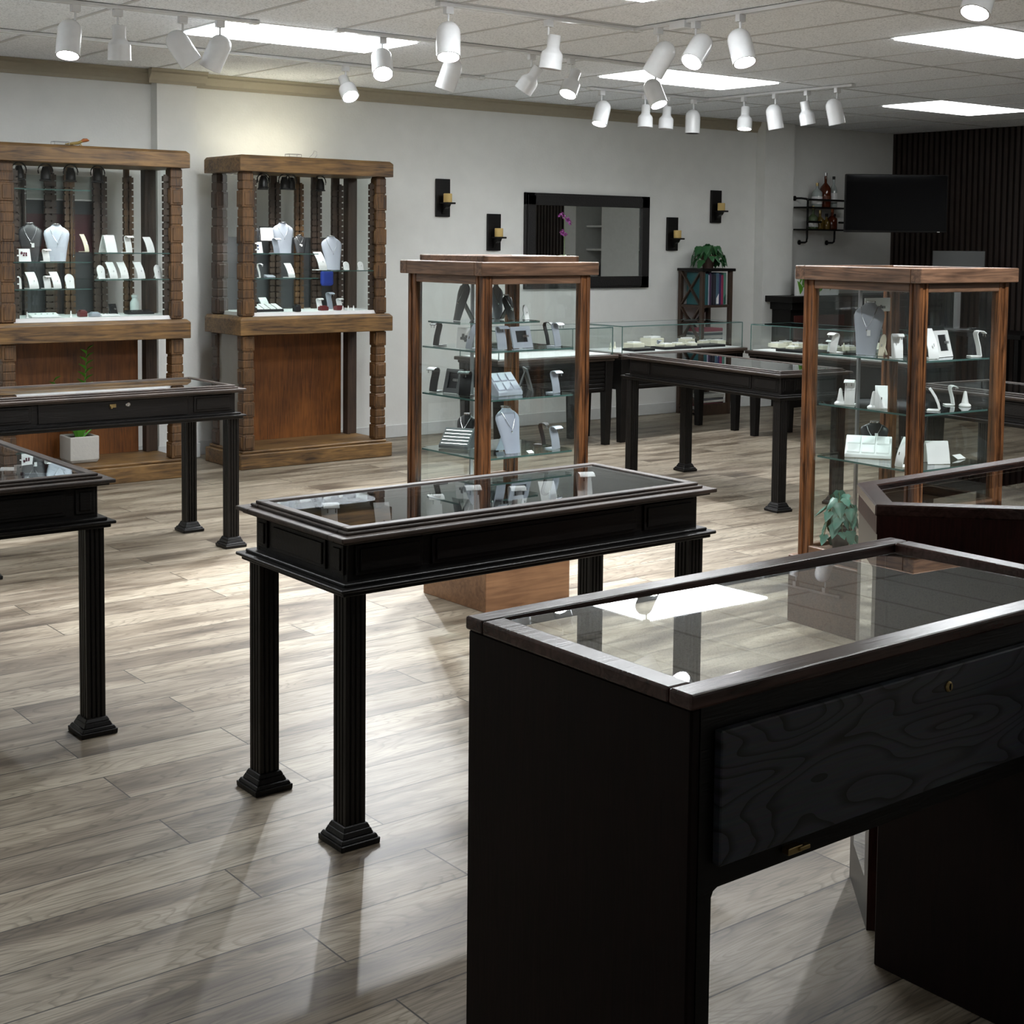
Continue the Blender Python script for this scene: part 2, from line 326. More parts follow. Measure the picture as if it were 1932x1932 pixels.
for i in range(i0,i1+1):
    x=GX+i*TX
    if not XL<x<XR: continue
    for j in range(j0,j1):
        a=max(YF,GY+j*TY); b=min(YB,GY+(j+1)*TY)
        mid=any(p[0]+1==i and p[1]==j for p in PAN)
        if mid: a+=TY/2
        if b-a>.02: bar.box(x-.012,x+.012,a+.012,b-.012,CEIL-.001,CEIL+.004)
for p in PAN:
    y=GY+p[1]*TY+TY/2; x=GX+p[0]*TX; bar.box(x,x+2*TX,y-.012,y+.012,CEIL-.001,CEIL+.004)
bar.build('trim_7','tbar',kind='structure')
WHICH={(2,0):'bright ceiling light panel at the upper right of the ceiling',(2,2):'ceiling light panel above the track heads near the mirror wall',(-3,2):'long ceiling light panel over the left wall cabinets',(7,2):'ceiling light panel farthest right near the slatted wall',(-3,0):'ceiling light panel cut by the top edge of the picture'}
for p in PAN:
    x=GX+p[0]*TX; y=GY+p[1]*TY
    t=thing('ceiling_light_panel',WHICH.get(p,'unseen ceiling light panel added beyond the edges of the picture'),'ceiling light',(x+TX,y+TY/4,CEIL),0,'ceiling light panels')
    a=TX-.012; b=TY/4-.012
    fr=MB(); fr.box(-a,a,-b,-b+.012,0,.03); fr.box(-a,a,b-.012,b,0,.03); fr.box(-a,-a+.012,-b,b,0,.03); fr.box(a-.012,a,-b,b,0,.03); fr.box(-a,a,-b,b,.03,.035)
    fr.build('frame','tbar',t)
    MB().box(-a+.012,a-.012,-b+.012,b-.012,-.010,.02).build('diffuser',{(7,2):'panel_dim',(2,2):'panel_mid',(2,-4):'panel_mid',(-3,-2):'panel_dim',(-8,0):'panel_mid'}.get(p,'panel'),t)
# ---------------------------------------------------------------- low display table with glass top
def flute_leg(mb,cx,cy,z0,z1,w=.058):
    h=w/2; g=.004; pts=[]
    for (a,b) in ((0,-1),(1,0),(0,1),(-1,0)):
        for t in (-1,-.62,-.5,-.38,-.12,0,.12,.38,.5,.62):
            dep=g if t in (-.5,0,.5) else 0
            tx,ty=(-b,a); pts.append((cx+a*(h-dep)+tx*t*h,cy+b*(h-dep)+ty*t*h))
    mb.prism(pts,z0,z1)
def panel_raised(mb,x0,x1,y0,y1,z0,z1,ax,sg,dep=.006):
    # bordered raised field on a vertical face; ax 'y' -> face normal is +-y at coordinate y0
    def q(u0,u1,v0,v1,d0,d1):
        if ax=='y':
            a,b=sorted((y0+sg*d0,y0+sg*d1)); mb.box(u0,u1,a,b,v0,v1)
        else:
            a,b=sorted((x0+sg*d0,x0+sg*d1)); mb.box(a,b,u0,u1,v0,v1)
    u0,u1=(x0,x1) if ax=='y' else (y0,y1)
    q(u0,u1,z0,z1,-.002,dep); q(u0+.012,u1-.012,z0+.010,z1-.010,dep-.001,dep+.004)
def display_table(x0,x1,y0,y1,label,lock=False,feet=(1,1,1,1),rot=0,long='X',em='edge',liner=None):
    cx,cy=(x0+x1)/2,(y0+y1)/2; w=x1-x0; d=y1-y0
    t=thing('display_table',label,'display table',(cx,cy,0),rot,'black glass-topped display tables')
    a,b=w/2,d/2
    # apron: four boards round a hollow case
    ap=MB(); i=.042; th=.018
    ap.box(-a+i,a-i,-b+i,-b+i+th,.664,.768); ap.box(-a+i,a-i,b-i-th,b-i,.664,.768)
    ap.box(-a+i,-a+i+th,-b+i+th,b-i-th,.664,.768); ap.box(a-i-th,a-i,-b+i+th,b-i-th,.664,.768)
    ap.build('apron','black',t,bevel=.002)
    # raised panels
    L=[]
    sm=.20; 
    for ax,sg in (('y',-1),('y',1),('x',-1),('x',1)):
        ln=(w if ax=='y' else d)-2*i; half=ln/2; pos=(-b+i if sg<0 else b-i) if ax=='y' else (-a+i if sg<0 else a-i)
        if ln>.8: segs=[(-half+.02,-half+.02+sm),(-half+.05+sm,half-.05-sm),(half-.02-sm,half-.02)]
        else: segs=[(-half+.012,-half+.07),(-half+.10,half-.10),(half-.07,half-.012)]
        for k,(u0,u1) in enumerate(segs):
            m=MB()
            if lock and ax=='y' and sg<0 and k==1:
                m.box(u0,u1,pos-.006,pos-.001,.672,.764); dr=m.build('drawer_front','black',t,bevel=.002)
                MB().lathe([(0,0),(.011,0),(.012,.003),(.009,.006),(.004,.006),(.003,.003),(0,.003)],14,(.06,pos-.006,.738),(0,-1,0)).build('lock','silver',dr,smooth=True,label='round steel lock')
                k2=MB(); k2.box(-.03,.0,pos-.012,pos-.006,.728,.744); k2.box(-.028,-.02,pos-.02,pos-.012,.725,.735); k2.build('latch','brass',dr)
                continue
            if ax=='y': panel_raised(m,u0,u1,pos,pos,.680,.756,'y',sg)
            else: panel_raised(m,pos,pos,u0,u1,.680,.756,'x',sg)
            m.build('panel','black',t,bevel=.0015)
    # scroll brackets on the end corners
    # lower moulding
    lm=MB(); lm.prism([(-a,-b),(a,-b),(a,b),(-a,b)],.648,.657); lm.prism([(-a+.012,-b+.012),(a-.012,-b+.012),(a-.012,b-.012),(-a+.012,b-.012)],.636,.648); lm.prism([(-a+.02,-b+.02),(a-.02,-b+.02),(a-.02,b-.02),(-a+.02,b-.02)],.657,.666)
    lm.build('lower_moulding','black',t,bevel=.002)
    # top frame: three stepped rings
    tf=MB()
    def ring(o,w1,z0,z1):
        A,B=a-o,b-o
        tf.box(-A,A,-B,-B+w1,z0,z1); tf.box(-A,A,B-w1,B,z0,z1); tf.box(-A,-A+w1,-B+w1,B-w1,z0,z1); tf.box(A-w1,A,-B+w1,B-w1,z0,z1)
    ring(.014,.05,.764,.772); ring(0,.07,.772,.784); ring(.030,.042,.784,.792); ring(.040,.028,.792,.800)
    tf.build('top_frame',em,t,bevel=.003,seg=2)
    MB().box(-a+.066,a-.066,-b+.066,b-.066,.790,.796).build('glass_top','gtop',t)
    MB().box(-a+.061,a-.061,-b+.061,b-.061,.668,.676).build('case_floor',liner or 'i_dark grey',t)
    for k,(sx,sy) in enumerate(((-1,-1),(1,-1),(1,1),(-1,1))):
        lx=sx*(a-.0575); ly=sy*(b-.0575)
        lg=MB(); flute_leg(lg,lx,ly,.0 if not feet[k] else .045,.637)
        lo=lg.build('leg','blackz',t)
        if feet[k]:
            f=MB(); f.frus(lx,ly,0,.113,.016,.115); f.frus(lx,ly,.016,.108,.026,.098); f.frus(lx,ly,.026,.09,.040,.078); f.frus(lx,ly,.040,.078,.052,.066); f.build('foot','blackz',lo,bevel=.002)
    return t
T_mid=display_table(1.808,3.105,2.985,3.545,'long black table with glass top standing alone in the centre of the floor')
T_left=display_table(1.161,1.718,4.145,5.445,'black glass-topped table end cut by the left edge, nearest of the left tables',em='edgey')
T_rl=display_table(1.99,3.30,6.345,6.93,'black glass-topped table with steel lock, in front of the left wall cabinets',lock=True,liner='i_white')
T_rr=display_table(6.225,6.785,5.40,6.93,'black glass-topped table with small price cards, left of the right glass tower',rot=R(-6.5),feet=(1,1,1,0),em='edgey')
T_er=display_table(6.20,6.77,3.25,4.62,'black glass-topped table at the far right edge behind the right tower',rot=R(-6),em='edgey')
# ---------------------------------------------------------------- plain tables with a glass box on top
def glass_case_table(x0,x1,y0,y1,label,rot=0,grooves=False,em='edge'):
    cx,cy=(x0+x1)/2,(y0+y1)/2; a,b=(x1-x0)/2,(y1-y0)/2
    t=thing('glass_case_table',label,'display table',(cx,cy,0),rot,'dark tables carrying glass boxes')
    m=MB(); m.box(-a,a,-b,b,.655,.680); m.box(-a+.02,a-.02,-b+.02,b-.02,.635,.655); m.build('tabletop',em,t,bevel=.004)
    ap=MB(); z0=.40
    ap.box(-a+.05,a-.05,-b+.05,-b+.07,z0,.636); ap.box(-a+.05,a-.05,b-.07,b-.05,z0,.636); ap.box(-a+.05,-a+.07,-b+.07,b-.07,z0,.636); ap.box(a-.07,a-.05,-b+.07,b-.07,z0,.636)
    if grooves:
        z=z0+.015
        while z<.62: ap.box(-a+.10,a-.10,-b+.042,-b+.051,z,z+.02); z+=.031
    ap.build('apron','black',t,bevel=.002)
    for sx in (-1,1):
        for sy in (-1,1):
            x=sx*(a-.065);y=sy*(b-.065); l=MB(); l.frus(x,y,.0,.05,.636,.075); l.build('leg','blackz',t,bevel=.002)
    g=MB(); A,B=a-.035,b-.035; z1=.882; e=.005
    g.box(-A,A,-B,-B+e,.68,z1); g.box(-A,A,B-e,B,.68,z1); g.box(-A,-A+e,-B+e,B-e,.68,z1); g.box(A-e,A,-B+e,B-e,.68,z1); g.box(-A,A,-B,B,z1,z1+e)
    go=g.build('glass_box','glass',t)
    ed=MB(); w_=.005
    for sx in (-1,1):
        for sy in (-1,1): ed.cbox(sx*(A+.001),sy*(B+.001),.68,w_,w_,z1-.675)
    for sy in (-1,1): ed.box(-A,A,sy*B-.003,sy*B+.003,z1-.001,z1+.006)
    for sx in (-1,1): ed.box(sx*A-.003,sx*A+.003,-B,B,z1-.001,z1+.006)
    ed.build('glass_edging','gedge',go)
    MB().box(-A+.01,A-.01,-B+.01,B-.01,.6805,.686).build('lining','i_white',t)
    return t
T_a=glass_case_table(7.32,8.70,8.055,8.60,'dark table with glass box of cream jewelry boxes in front of the mirror wall',grooves=True)
T_b=glass_case_table(8.45,8.98,6.30,7.86,'dark table with glass box of cream boxes, running toward the black mantel',em='edgey')
T_c=glass_case_table(6.12,7.26,8.02,8.55,'dark table with ribbed apron and glass box behind the middle glass tower',grooves=True,rot=0)
def black_pad(px,py,w,d,label,rot=0,z=.686,mat='i_black'):
    o=MB().cbox(0,0,0,w,d,.02).build('display_pad',mat,bevel=.003,loc=(px,py,z)); o.rotation_euler=(0,0,rot); tag(o,label,'pad','black pads in the glass boxes'); return o
black_pad(7.62,8.19,.22,.14,'black pad under cream box at left end of the mirror-side glass box')
black_pad(8.05,8.22,.40,.17,'wide black pad under cream boxes in middle of the mirror-side glass box')
black_pad(8.42,8.24,.26,.16,'black pad under single cream box at right end of the mirror-side glass box')
black_pad(8.64,7.30,.24,.60,'long black pad under cream boxes in the glass box near the right column')
# ---------------------------------------------------------------- wall cabinets
def carved_post(mb,cx,cy,w,z0,z1,faces=((0,-1),(-1,0),(1,0))):
    mb.cbox(cx,cy,z0,w*.86,w*.86,z1-z0)
    z=z0; k=0; H=.115
    n=max(1,round((z1-z0)/H)); H=(z1-z0)/n
    for k in range(n):
        z=z0+k*H
        if k%2==0:
            mb.cbox(cx,cy,z+.006,w*1.04,w*1.04,H-.012)
            for fx,fy in faces:
                if fx==0: mb.box(cx-w*.34,cx+w*.34,cy+fy*w*.52-.005,cy+fy*w*.52+.006,z+.018,z+H-.018)
                else: mb.box(cx+fx*w*.52-.005,cx+fx*w*.52+.006,cy-w*.34,cy+w*.34,z+.018,z+H-.018)
        else:
            mb.cbox(cx,cy,z+.004,w*.97,w*.97,H*.42); mb.cbox(cx,cy,z+H*.5,w*.95,w*.95,H*.42)
def rack(mb,x,y,z0,z1,w=.036,d=.024):
    z=z0
    while z<z1-.02:
        mb.cbox(x,y,z,w,d,.033); mb.cbox(x,y,z+.033,w*.5,d*.4,.009); z+=.042
def wall_cabinet(x0,x1,y0,y1,label,back,shelves,rear,side_panel):
    cx,cy=(x0+x1)/2,(y0+y1)/2; a,b=(x1-x0)/2,(y1-y0)/2
    t=thing('wall_cabinet',label,'display cabinet',(cx,cy,0),0,'tall carved pine wall cabinets')
    def slab(name,z0,z1,mat,ch=.018):
        m=MB(); A,B=a,b
        m.rings([[( -A,-B,z0),(A,-B,z0),(A,B,z0),(-A,B,z0)],[(-A,-B,z1-ch),(A,-B,z1-ch),(A,B,z1-ch),(-A,B,z1-ch)],[(-A+ch,-B+ch,z1),(A-ch,-B+ch,z1),(A-ch,B,z1),(-A+ch,B,z1)]])
        return m.build(name,mat,t,bevel=.003)
    slab('cornice',1.955,2.062,'cab'); slab('middle_rail',.885,1.005,'cab'); 
    m=MB(); m.box(-a,a,-b,b,0,.10); m.box(-a+.03,a-.03,-b+.03,b,.10,.118); m.build('base','cab',t,bevel=.005)
    w=.082; px=a-.035-w/2; py=b-.035-w/2
    for sx in (-1,1):
        for sy in (-1,1):
            for nm,z0,z1 in (('upper_post',1.005,1.955),('lower_post',.118,.885)):
                m=MB()
                if sy<0 or sx<0: carved_post(m,sx*px,sy*py,w,z0,z1)
                else: m.cbox(sx*px,sy*py,z0,w,w*.7,z1-z0); m.cbox(sx*px-w*.4,sy*py-w*.42,z0,w*.3,w*.3,z1-z0)
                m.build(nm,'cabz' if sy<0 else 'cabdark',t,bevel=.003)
    # notched shelf racks, inner rear uprights
    for x,wd,mt in rear:
        m=MB(); m.cbox(x-cx,b-.05,1.005,wd*.6,.03,.95); rack(m,x-cx-wd*.3,b-.075,1.03,1.93); rack(m,x-cx+wd*.3,b-.075,1.03,1.93); m.build('rear_upright',mt,t)
    for sx in (-1,1):
        m=MB(); rack(m,sx*(px-w/2-.017),-py,1.03,1.93); m.build('shelf_rack','cabdark',t)
    # glazing
    g=MB(); g.box(-px+w/2-.02,px-w/2+.02,-b+.045,-b+.050,1.03,1.955); g.build('front_glass','glass',t)
    MB().box(-a+.06,-a+.065,-py+w/2,py-w/2,1.005,1.955).build('side_glass','glass',t); MB().box(a-.065,a-.06,-py+w/2,py-w/2,1.005,1.955).build('side_glass','glass',t)
    MB().box(-px+w/2-.03,px-w/2+.03,-b+.052,b-.03,1.006,1.030).build('white_floor','i_white',t)
    for (u0,u1,z) in shelves:
        s=MB().box(u0-cx,u1-cx,-b+.06,b-.09,z-.007,z-.001).build('glass_shelf','shelfg',t)
        MB().box(u0-cx,u1-cx,-b+.0575,-b+.0595,z-.007,z-.001).build('shelf_edge','gedge',s)
    # lower back panel
    MB().box(back[0]-cx,back[1]-cx,b-.05,b-.03,.118,.885).build('back_panel','ply',t)
    if side_panel:
        MB().box(-a+.05,-a+.056,-py+w/2,py-w/2,.118,.885).build('side_panel',colr('frosted_side',(.20,.18,.15),.25),t)
    return t
CAB1=wall_cabinet(2.79,4.005,8.45,8.99,'carved pine wall cabinet farthest left, with potted plant in its open base',(2.9,3.86),
   [(2.9,3.38,1.367),(2.9,3.38,1.205),(3.40,3.90,1.423),(3.40,3.90,1.26),(2.9,3.38,1.8)],[(3.10,.03,'cabdark'),(3.28,.06,'cabdark'),(3.40,.05,'cabz'),(3.60,.09,'cabdark'),(3.79,.05,'cabz')],False)
CAB2=wall_cabinet(4.375,5.555,8.495,9.02,'carved pine wall cabinet with bare orange plywood base, left of the candle sconces',(4.48,5.42),
   [(4.48,4.99,1.4225),(4.48,4.99,1.2585),(5.02,5.46,1.308)],[(4.66,.04,'cabdark'),(4.87,.08,'cabdark'),(5.06,.05,'cabz'),(5.20,.07,'cabdark'),(5.37,.09,'cabdark')],True)
# reflections in the cabinet backs, painted on as coloured boards
m=MB().box(2.93,3.66,8.975,8.983,1.03,1.90).build('reflection_board','red_paint' if 0 else colr('reflected_maroon',(.055,.010,.014),.3)); tag(m,'maroon and charcoal board with painted reflections inside the far left cabinet','board')
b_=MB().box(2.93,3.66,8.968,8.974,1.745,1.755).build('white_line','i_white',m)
MB().box(2.93,3.66,8.968,8.974,1.66,1.745).build('charcoal_band',colr('charcoal',(.025,.03,.033),.4),m); MB().box(2.93,3.66,8.968,8.974,1.756,1.90).build('grey_band',colr('reflected_grey',(.40,.42,.40),.5),m)
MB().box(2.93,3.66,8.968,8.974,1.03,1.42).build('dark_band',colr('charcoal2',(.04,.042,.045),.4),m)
m=MB().box(4.50,5.42,9.0,9.008,1.035,1.53).build('reflection_board',colr('reflected_slate',(.06,.062,.066),.5)); tag(m,'slate grey board painted as reflection behind the busts in the second wall cabinet','board')
m=MB().cbox(0,0,0,.10,.04,.11).build('cloth_bundle',colr('blue_cloth',(.015,.04,.30),.8),bevel=.02,loc=(5.26,8.90,1.19),seg=3); 
m['label']='blue cloth bundle below the right shelf in the second wall cabinet'; m['category']='cloth'
# lamps inside the cabinets
def bell_lamp(x,y,z,label):
    t=thing('bell_spotlight',label,'spotlight',(x,y,z),0,'black bell spotlights inside the wall cabinets')
    MB().lathe([(0,-.105),(.036,-.105),(.036,-.098),(.030,-.094),(.028,-.05),(.022,-.035),(.018,-.02),(0,-.018)],14).build('shade','dull',t,smooth=True)
    pts=[(.045*math.sin(a),0,-.045-.0+.045*math.cos(a)*1.0) for a in [PI*(-.62)+PI*1.24*i/10 for i in range(11)]]
    MB().tube(pts,.004).build('yoke','dull',t,smooth=True)
    MB().lathe([(0,-.002),(.03,-.002),(.03,0),(0,0)],12).build('mount','dull',t)
    MB().lathe([(0,-.101),(.026,-.101),(.026,-.097),(0,-.097)],12).build('lens','bulb2',t)
    ld=bpy.data.lights.new('lamp_beam','SPOT'); ld.energy=CABW; ld.spot_size=R(110); ld.spot_blend=.8; ld.shadow_soft_size=.03; lo=bpy.data.objects.new('lamp_beam',ld); C.objects.link(lo); lo.parent=t; lo.location=(0,0,-.115)
    return t
CABW=4.5
MT['bulb2']=emis('warm_lens',(1,.96,.9),6)
for x,l in ((2.985,'first'),(3.145,'second'),(3.30,'third'),(3.47,'fourth')): bell_lamp(x,8.62,1.955,f'black bell spotlight hanging in the far left cabinet, {l} from the left')
for x,y,l in ((4.61,8.62,'leftmost'),(4.70,8.80,'second from left'),(4.80,8.68,'third from left'),(4.86,8.70,'fourth from left'),(5.10,8.72,'rightmost')): bell_lamp(x,y,1.955,f'black bell spotlight hanging in the second wall cabinet, {l}')
t=thing('strip_uplight','slim lamp strip fixed behind the cornice of the second wall cabinet','lamp',(4.95,9.04,2.03))
MB().box(-.35,.35,-.02,.02,0,.02).build('housing','lampw',t); MB().box(-.34,.34,-.012,.012,.02,.024).build('diffuser',emis('warm_strip',(1,.93,.70),22),t)
# ---------------------------------------------------------------- glass towers
def tower(cx,cy,w,d,rot,label,base,shelves,tray=False,zb=.30):
    t=thing('display_tower',label,'display case',(cx,cy,0),rot,'square glass display towers')
    a,b=w/2,d/2
    for sy in (-1,1): MB().box(-a,a,sy*(b-.025)-.025,sy*(b-.025)+.025,1.375,1.430).build('cap_board','towerx',t,bevel=.003)
    for sx in (-1,1): MB().box(sx*(a-.025)-.025,sx*(a-.025)+.025,-b+.05,b-.05,1.375,1.430).build('cap_board','towery',t,bevel=.003)
    MB().box(-a+.05,a-.05,-b+.05,b-.05,1.38,1.39).build('cap_panel','towery',t)
    if tray:
        A,B=a-.06,b-.06; tr=MB(); tr.box(-A,A,-B,-B+.02,1.39,1.455); tr.box(-A,A,B-.02,B,1.39,1.455); tr.box(-A,-A+.02,-B,B,1.39,1.455); tr.box(A-.02,A,-B,B,1.39,1.455); tr.build('top_rim','towerx',t,bevel=.003)
    i=.025; p=.052; A,B=a-i,b-i
    for sx in (-1,1):
        for sy in (-1,1):
            m=MB(); x=sx*(A-p/2); y=sy*(B-p/2)
            m.cbox(x,y,zb,p*.72,p*.72,1.375-zb); m.cbox(sx*(A-p*.18),sy*(B-p*.18),zb,p*.36,p*.36,1.375-zb)
            m.cbox(sx*(A-p*.85),sy*(B-p*.25),zb,p*.28,p*.42,1.375-zb); m.cbox(sx*(A-p*.25),sy*(B-p*.85),zb,p*.42,p*.28,1.375-zb)
            m.build('post','tower',t,bevel=.004,seg=2)
    for nm,z0,z1 in (('top_rail',1.340,1.375),('bottom_rail',zb,zb+.045)):
        for sy in (-1,1): MB().box(-A+p,A-p,sy*(B-.018)-.014,sy*(B-.018)+.014,z0,z1).build(nm,'towerx',t,bevel=.003)
        for sx in (-1,1): MB().box(sx*(A-.018)-.014,sx*(A-.018)+.014,-B+p,B-p,z0,z1).build(nm,'towery',t,bevel=.003)
    for sy in (-1,1): MB().box(-A+p-.006,A-p+.006,sy*(B-.018)-.0025,sy*(B-.018)+.0025,zb+.045,1.34).build('glass_pane','glass',t)
    for sx in (-1,1): MB().box(sx*(A-.018)-.0025,sx*(A-.018)+.0025,-B+p-.006,B-p+.006,zb+.045,1.34).build('glass_pane','glass',t)
    for z,u in shelves:
        q=.034; x0,x1,y0,y1=(-A+q,A-q,-B+q,B-q)
        if u=='rear': x0,x1,y0=(-A+p+.01,A-p-.03,-.06)
        # corners notched round the posts
        c=.03; poly=[(x0+c,y0),(x1-c,y0),(x1-c,y0+c),(x1,y0+c),(x1,y1-c),(x1-c,y1-c),(x1-c,y1),(x0+c,y1),(x0+c,y1-c),(x0,y1-c),(x0,y0+c),(x0+c,y0+c)]
        s=MB().prism(poly,z-.008,z-.001).build('glass_shelf','shelfg',t)
        e=MB(); e.box(x0+c,x1-c,y0-.0015,y0,z-.008,z-.001); e.box(x0-.0015,x0,y0+c,y1-c,z-.008,z-.001); e.build('shelf_edge','gedge',s)
    MB().box(-A+.035,A-.035,-B+.035,B-.035,zb+.01,zb+.03).build('case_floor','i_white' if tray else 'towerx',t)
    bw,bd=base; m=MB(); m.box(-bw/2,bw/2,-bd/2,bd/2,0,zb); m.build('base_block','block' if tray else 'towerx',t,bevel=.002)
    # slotted metal shelf standard in the rear
    m=MB(); m.box(.02,.034,B-.045,B-.035,zb+.05,1.34); m.build('shelf_standard','chrome',t)
    return t
TW1=tower(3.71,4.858,.627,.566,R(1.3),'oak glass display tower in the middle, standing on an orange wood block',(.455,.435),[(1.176,'rear'),(1.0705,''),(.873,''),(.635,'')],True,.44)
TW2=tower(4.676,3.513,.566,.627,R(-3.2),'oak glass display tower on the right, with white stands and plant at its foot',(.566,.627),[(1.0865,''),(.887,''),(.678,'')],False,.27)
sg=MB().box(-.075,.075,-.002,.002,0,.055).build('notice_card','i_white',loc=(4.75,3.70,1.245)); sg.rotation_euler=(0,0,R(-3)); tag(sg,'white notice card with small grey text at top of the right tower','card')
cd=MB()
x=-.05
for i in range(9):
    cd.box(x,x+.007,-.0035,-.002,.012,.022+.004*(i%3==0)); x+=.011
cd.box(-.06,-.02,-.0035,-.002,.040,.043); cd.build('text',colr('grey_ink',(.12,.12,.12)),sg)
# ---------------------------------------------------------------- front counter
def counter():
    t=thing('glass_top_counter','large black counter with glass top and hinged oak front in the foreground','counter',(1.352,1.339,0))
    W,D,H=1.088,.513,.907
    m=MB(); m.box(0,W,0,.045,H-.022,H); m.box(0,W,D-.045,D,H-.022,H); m.box(0,.045,.045,D-.045,H-.022,H); m.box(W-.045,W,.045,D-.045,H-.022,H)
    m.build('top_rail','rail',t,bevel=.004,seg=2)
    gt=MB().box(.042-W/2,W/2-.042,.042-D/2,D/2-.042,-.003,.003).build('glass_top','gtop',t); gt.location=(W/2,D/2,H-.009); gt.rotation_euler=(R(-.42),R(.42),0)
    m=MB(); m.box(.041,W-.041,.041,.044,H-.006,H-.001); m.box(.041,W-.041,D-.044,D-.041,H-.006,H-.001); m.box(.041,.044,.041,D-.041,H-.006,H-.001); m.build('glass_gasket','screen',t)
    # left end board, right end board
    MB().box(.004,.022,.004,D-.004,0,H-.022).build('end_panel','espresso',t,bevel=.003)
    MB().box(W-.022,W-.004,.004,D-.004,.0,H-.022).build('end_panel','espresso',t,bevel=.003)
    # front frame
    f=MB(); pts=[(.022,0),(.048,0),(.048,.616),(.052,.624),(.060,.628),(W-.060,.628),(W-.052,.624),(W-.048,.616),(W-.048,0),(W-.022,0),(W-.022,H-.022),(.022,H-.022)]
    n=len(pts); f.add([(x,.004,z) for x,z in pts]+[(x,.022,z) for x,z in pts],[tuple(range(n)),tuple(reversed(range(n,2*n)))]+[(i,n+i,n+(i+1)%n,(i+1)%n) for i in range(n)])
    f.build('front_frame','black',t)
    d=MB(); d.box(.047,W-.05,-.012,.003,.664,.852); dd=d.build('front_flap','oak',t,bevel=.002)
    MB().lathe([(0,0),(.0085,0),(.0085,.002),(.0065,.004),(.003,.004),(.003,.002),(0,.002)],18,(.552,-.012,.822),(0,-1,0)).build('lock','brass',dd,smooth=True,label='round brass lock')
    MB().box(.5505,.5535,-.0168,-.014,.817,.827).build('keyhole','screen',dd)
    l=MB(); l.box(.190,.220,-.010,.004,.642,.652); l.box(.210,.232,-.014,-.004,.645,.651); l.build('latch','brass',t,bevel=.001,label='small brass latch')
    MB().box(.022,W-.022,.022,D-.16,.632,.646).build('case_floor','i_dark grey',t)
    g=MB(); g.box(.022,W-.022,D-.016,D-.011,.65,H-.022); g.build('rear_glass','glass',t)
    r=MB(); r.box(.022,W-.022,D-.03,D-.004,.60,.64); r.build('rear_rail','espresso',t)
    return t
counter()
# corner showcase behind it: five-sided, mahogany
P=[(2.522,1.955),(2.722,2.165),(3.62,2.190),(3.62,.95),(3.52,.955)]
def inset(poly,o):
    n=len(poly); out=[]
    cxm=sum(p[0] for p in poly)/n; cym=sum(p[1] for p in poly)/n
    for i in range(n):
        p0=Vector(poly[i-1]);p1=Vector(poly[i]);p2=Vector(poly[(i+1)%n])
        d1=(p1-p0).normalized(); d2=(p2-p1).normalized()
        n1=Vector((d1.y,-d1.x)); n2=Vector((d2.y,-d2.x))
        if n1.dot(Vector((cxm,cym))-p1)<0: n1=-n1
        if n2.dot(Vector((cxm,cym))-p1)<0: n2=-n2
        k=o/(1+n1.dot(n2)); q=p1+(n1+n2)*k; out.append((q.x,q.y))
    return out
def polyring(mb,poly,w_,z0,z1):
    I=inset(poly,w_); n=len(poly); vs=[]
    for pl,z in ((poly,z0),(I,z0),(poly,z1),(I,z1)): vs+=[(x,y,z) for x,y in pl]
    fs=[]
    for i in range(n):
        j=(i+1)%n
        fs+=[(i,j,2*n+j,2*n+i),(n+i,3*n+i,3*n+j,n+j),(2*n+i,2*n+j,3*n+j,3*n+i),(i,n+i,n+j,j)]
    mb.add(vs,fs)
def showcase():
    ox,oy=P[0]; Q=[(x-ox,y-oy) for x,y in P]
    t=thing('corner_showcase','five-sided mahogany corner showcase with glass top behind the foreground counter','display case',(ox,oy,0))
    m=MB(); polyring(m,Q,.045,.925,.950); m.build('top_rail','rail',t,bevel=.003)
    m=MB(); m.prism(inset(Q,.04),.935,.942); m.build('glass_top','gtop',t)
    m=MB(); polyring(m,inset(Q,.004),.016,.885,.925); m.build('upper_band','red',t)
    I=inset(Q,.006); J=inset(Q,.022)
    # front face board (A to C) solid
    def wall(i,j,z0,z1,mat,name):
        k=MB(); k.prism([I[i],I[j],J[j],J[i]],z0,z1); return k.build(name,mat,t)
    wall(4,0,.0,.885,'red','front_board')
    wall(1,2,.0,.70,'red','back_board'); wall(2,3,.0,.885,'red','side_board')
    # left short side: frame with tall glass window
    A0=Vector(I[0]);B0=Vector(I[1]); A1=Vector(J[0]);B1=Vector(J[1])
    def seg(u0,u1,z0,z1,mb): mb.prism([tuple(A0.lerp(B0,u0)),tuple(A0.lerp(B0,u1)),tuple(A1.lerp(B1,u1)),tuple(A1.lerp(B1,u0))],z0,z1)
    f=MB(); seg(0,.18,0,.885,f); seg(.80,1,0,.885,f); seg(.18,.80,.80,.885,f); seg(.18,.80,0,.10,f); f.build('window_frame',colr('worn_grey_wood',(.045,.038,.033),.35),t)
    g=MB(); seg(.18,.80,.10,.80,g); g.build('window_glass','glass',t)
    MB().prism(inset(Q,.03),.60,.615).build('inner_shelf',colr('inner_shelf',(.20,.15,.10),.5),t)
    return t
showcase()
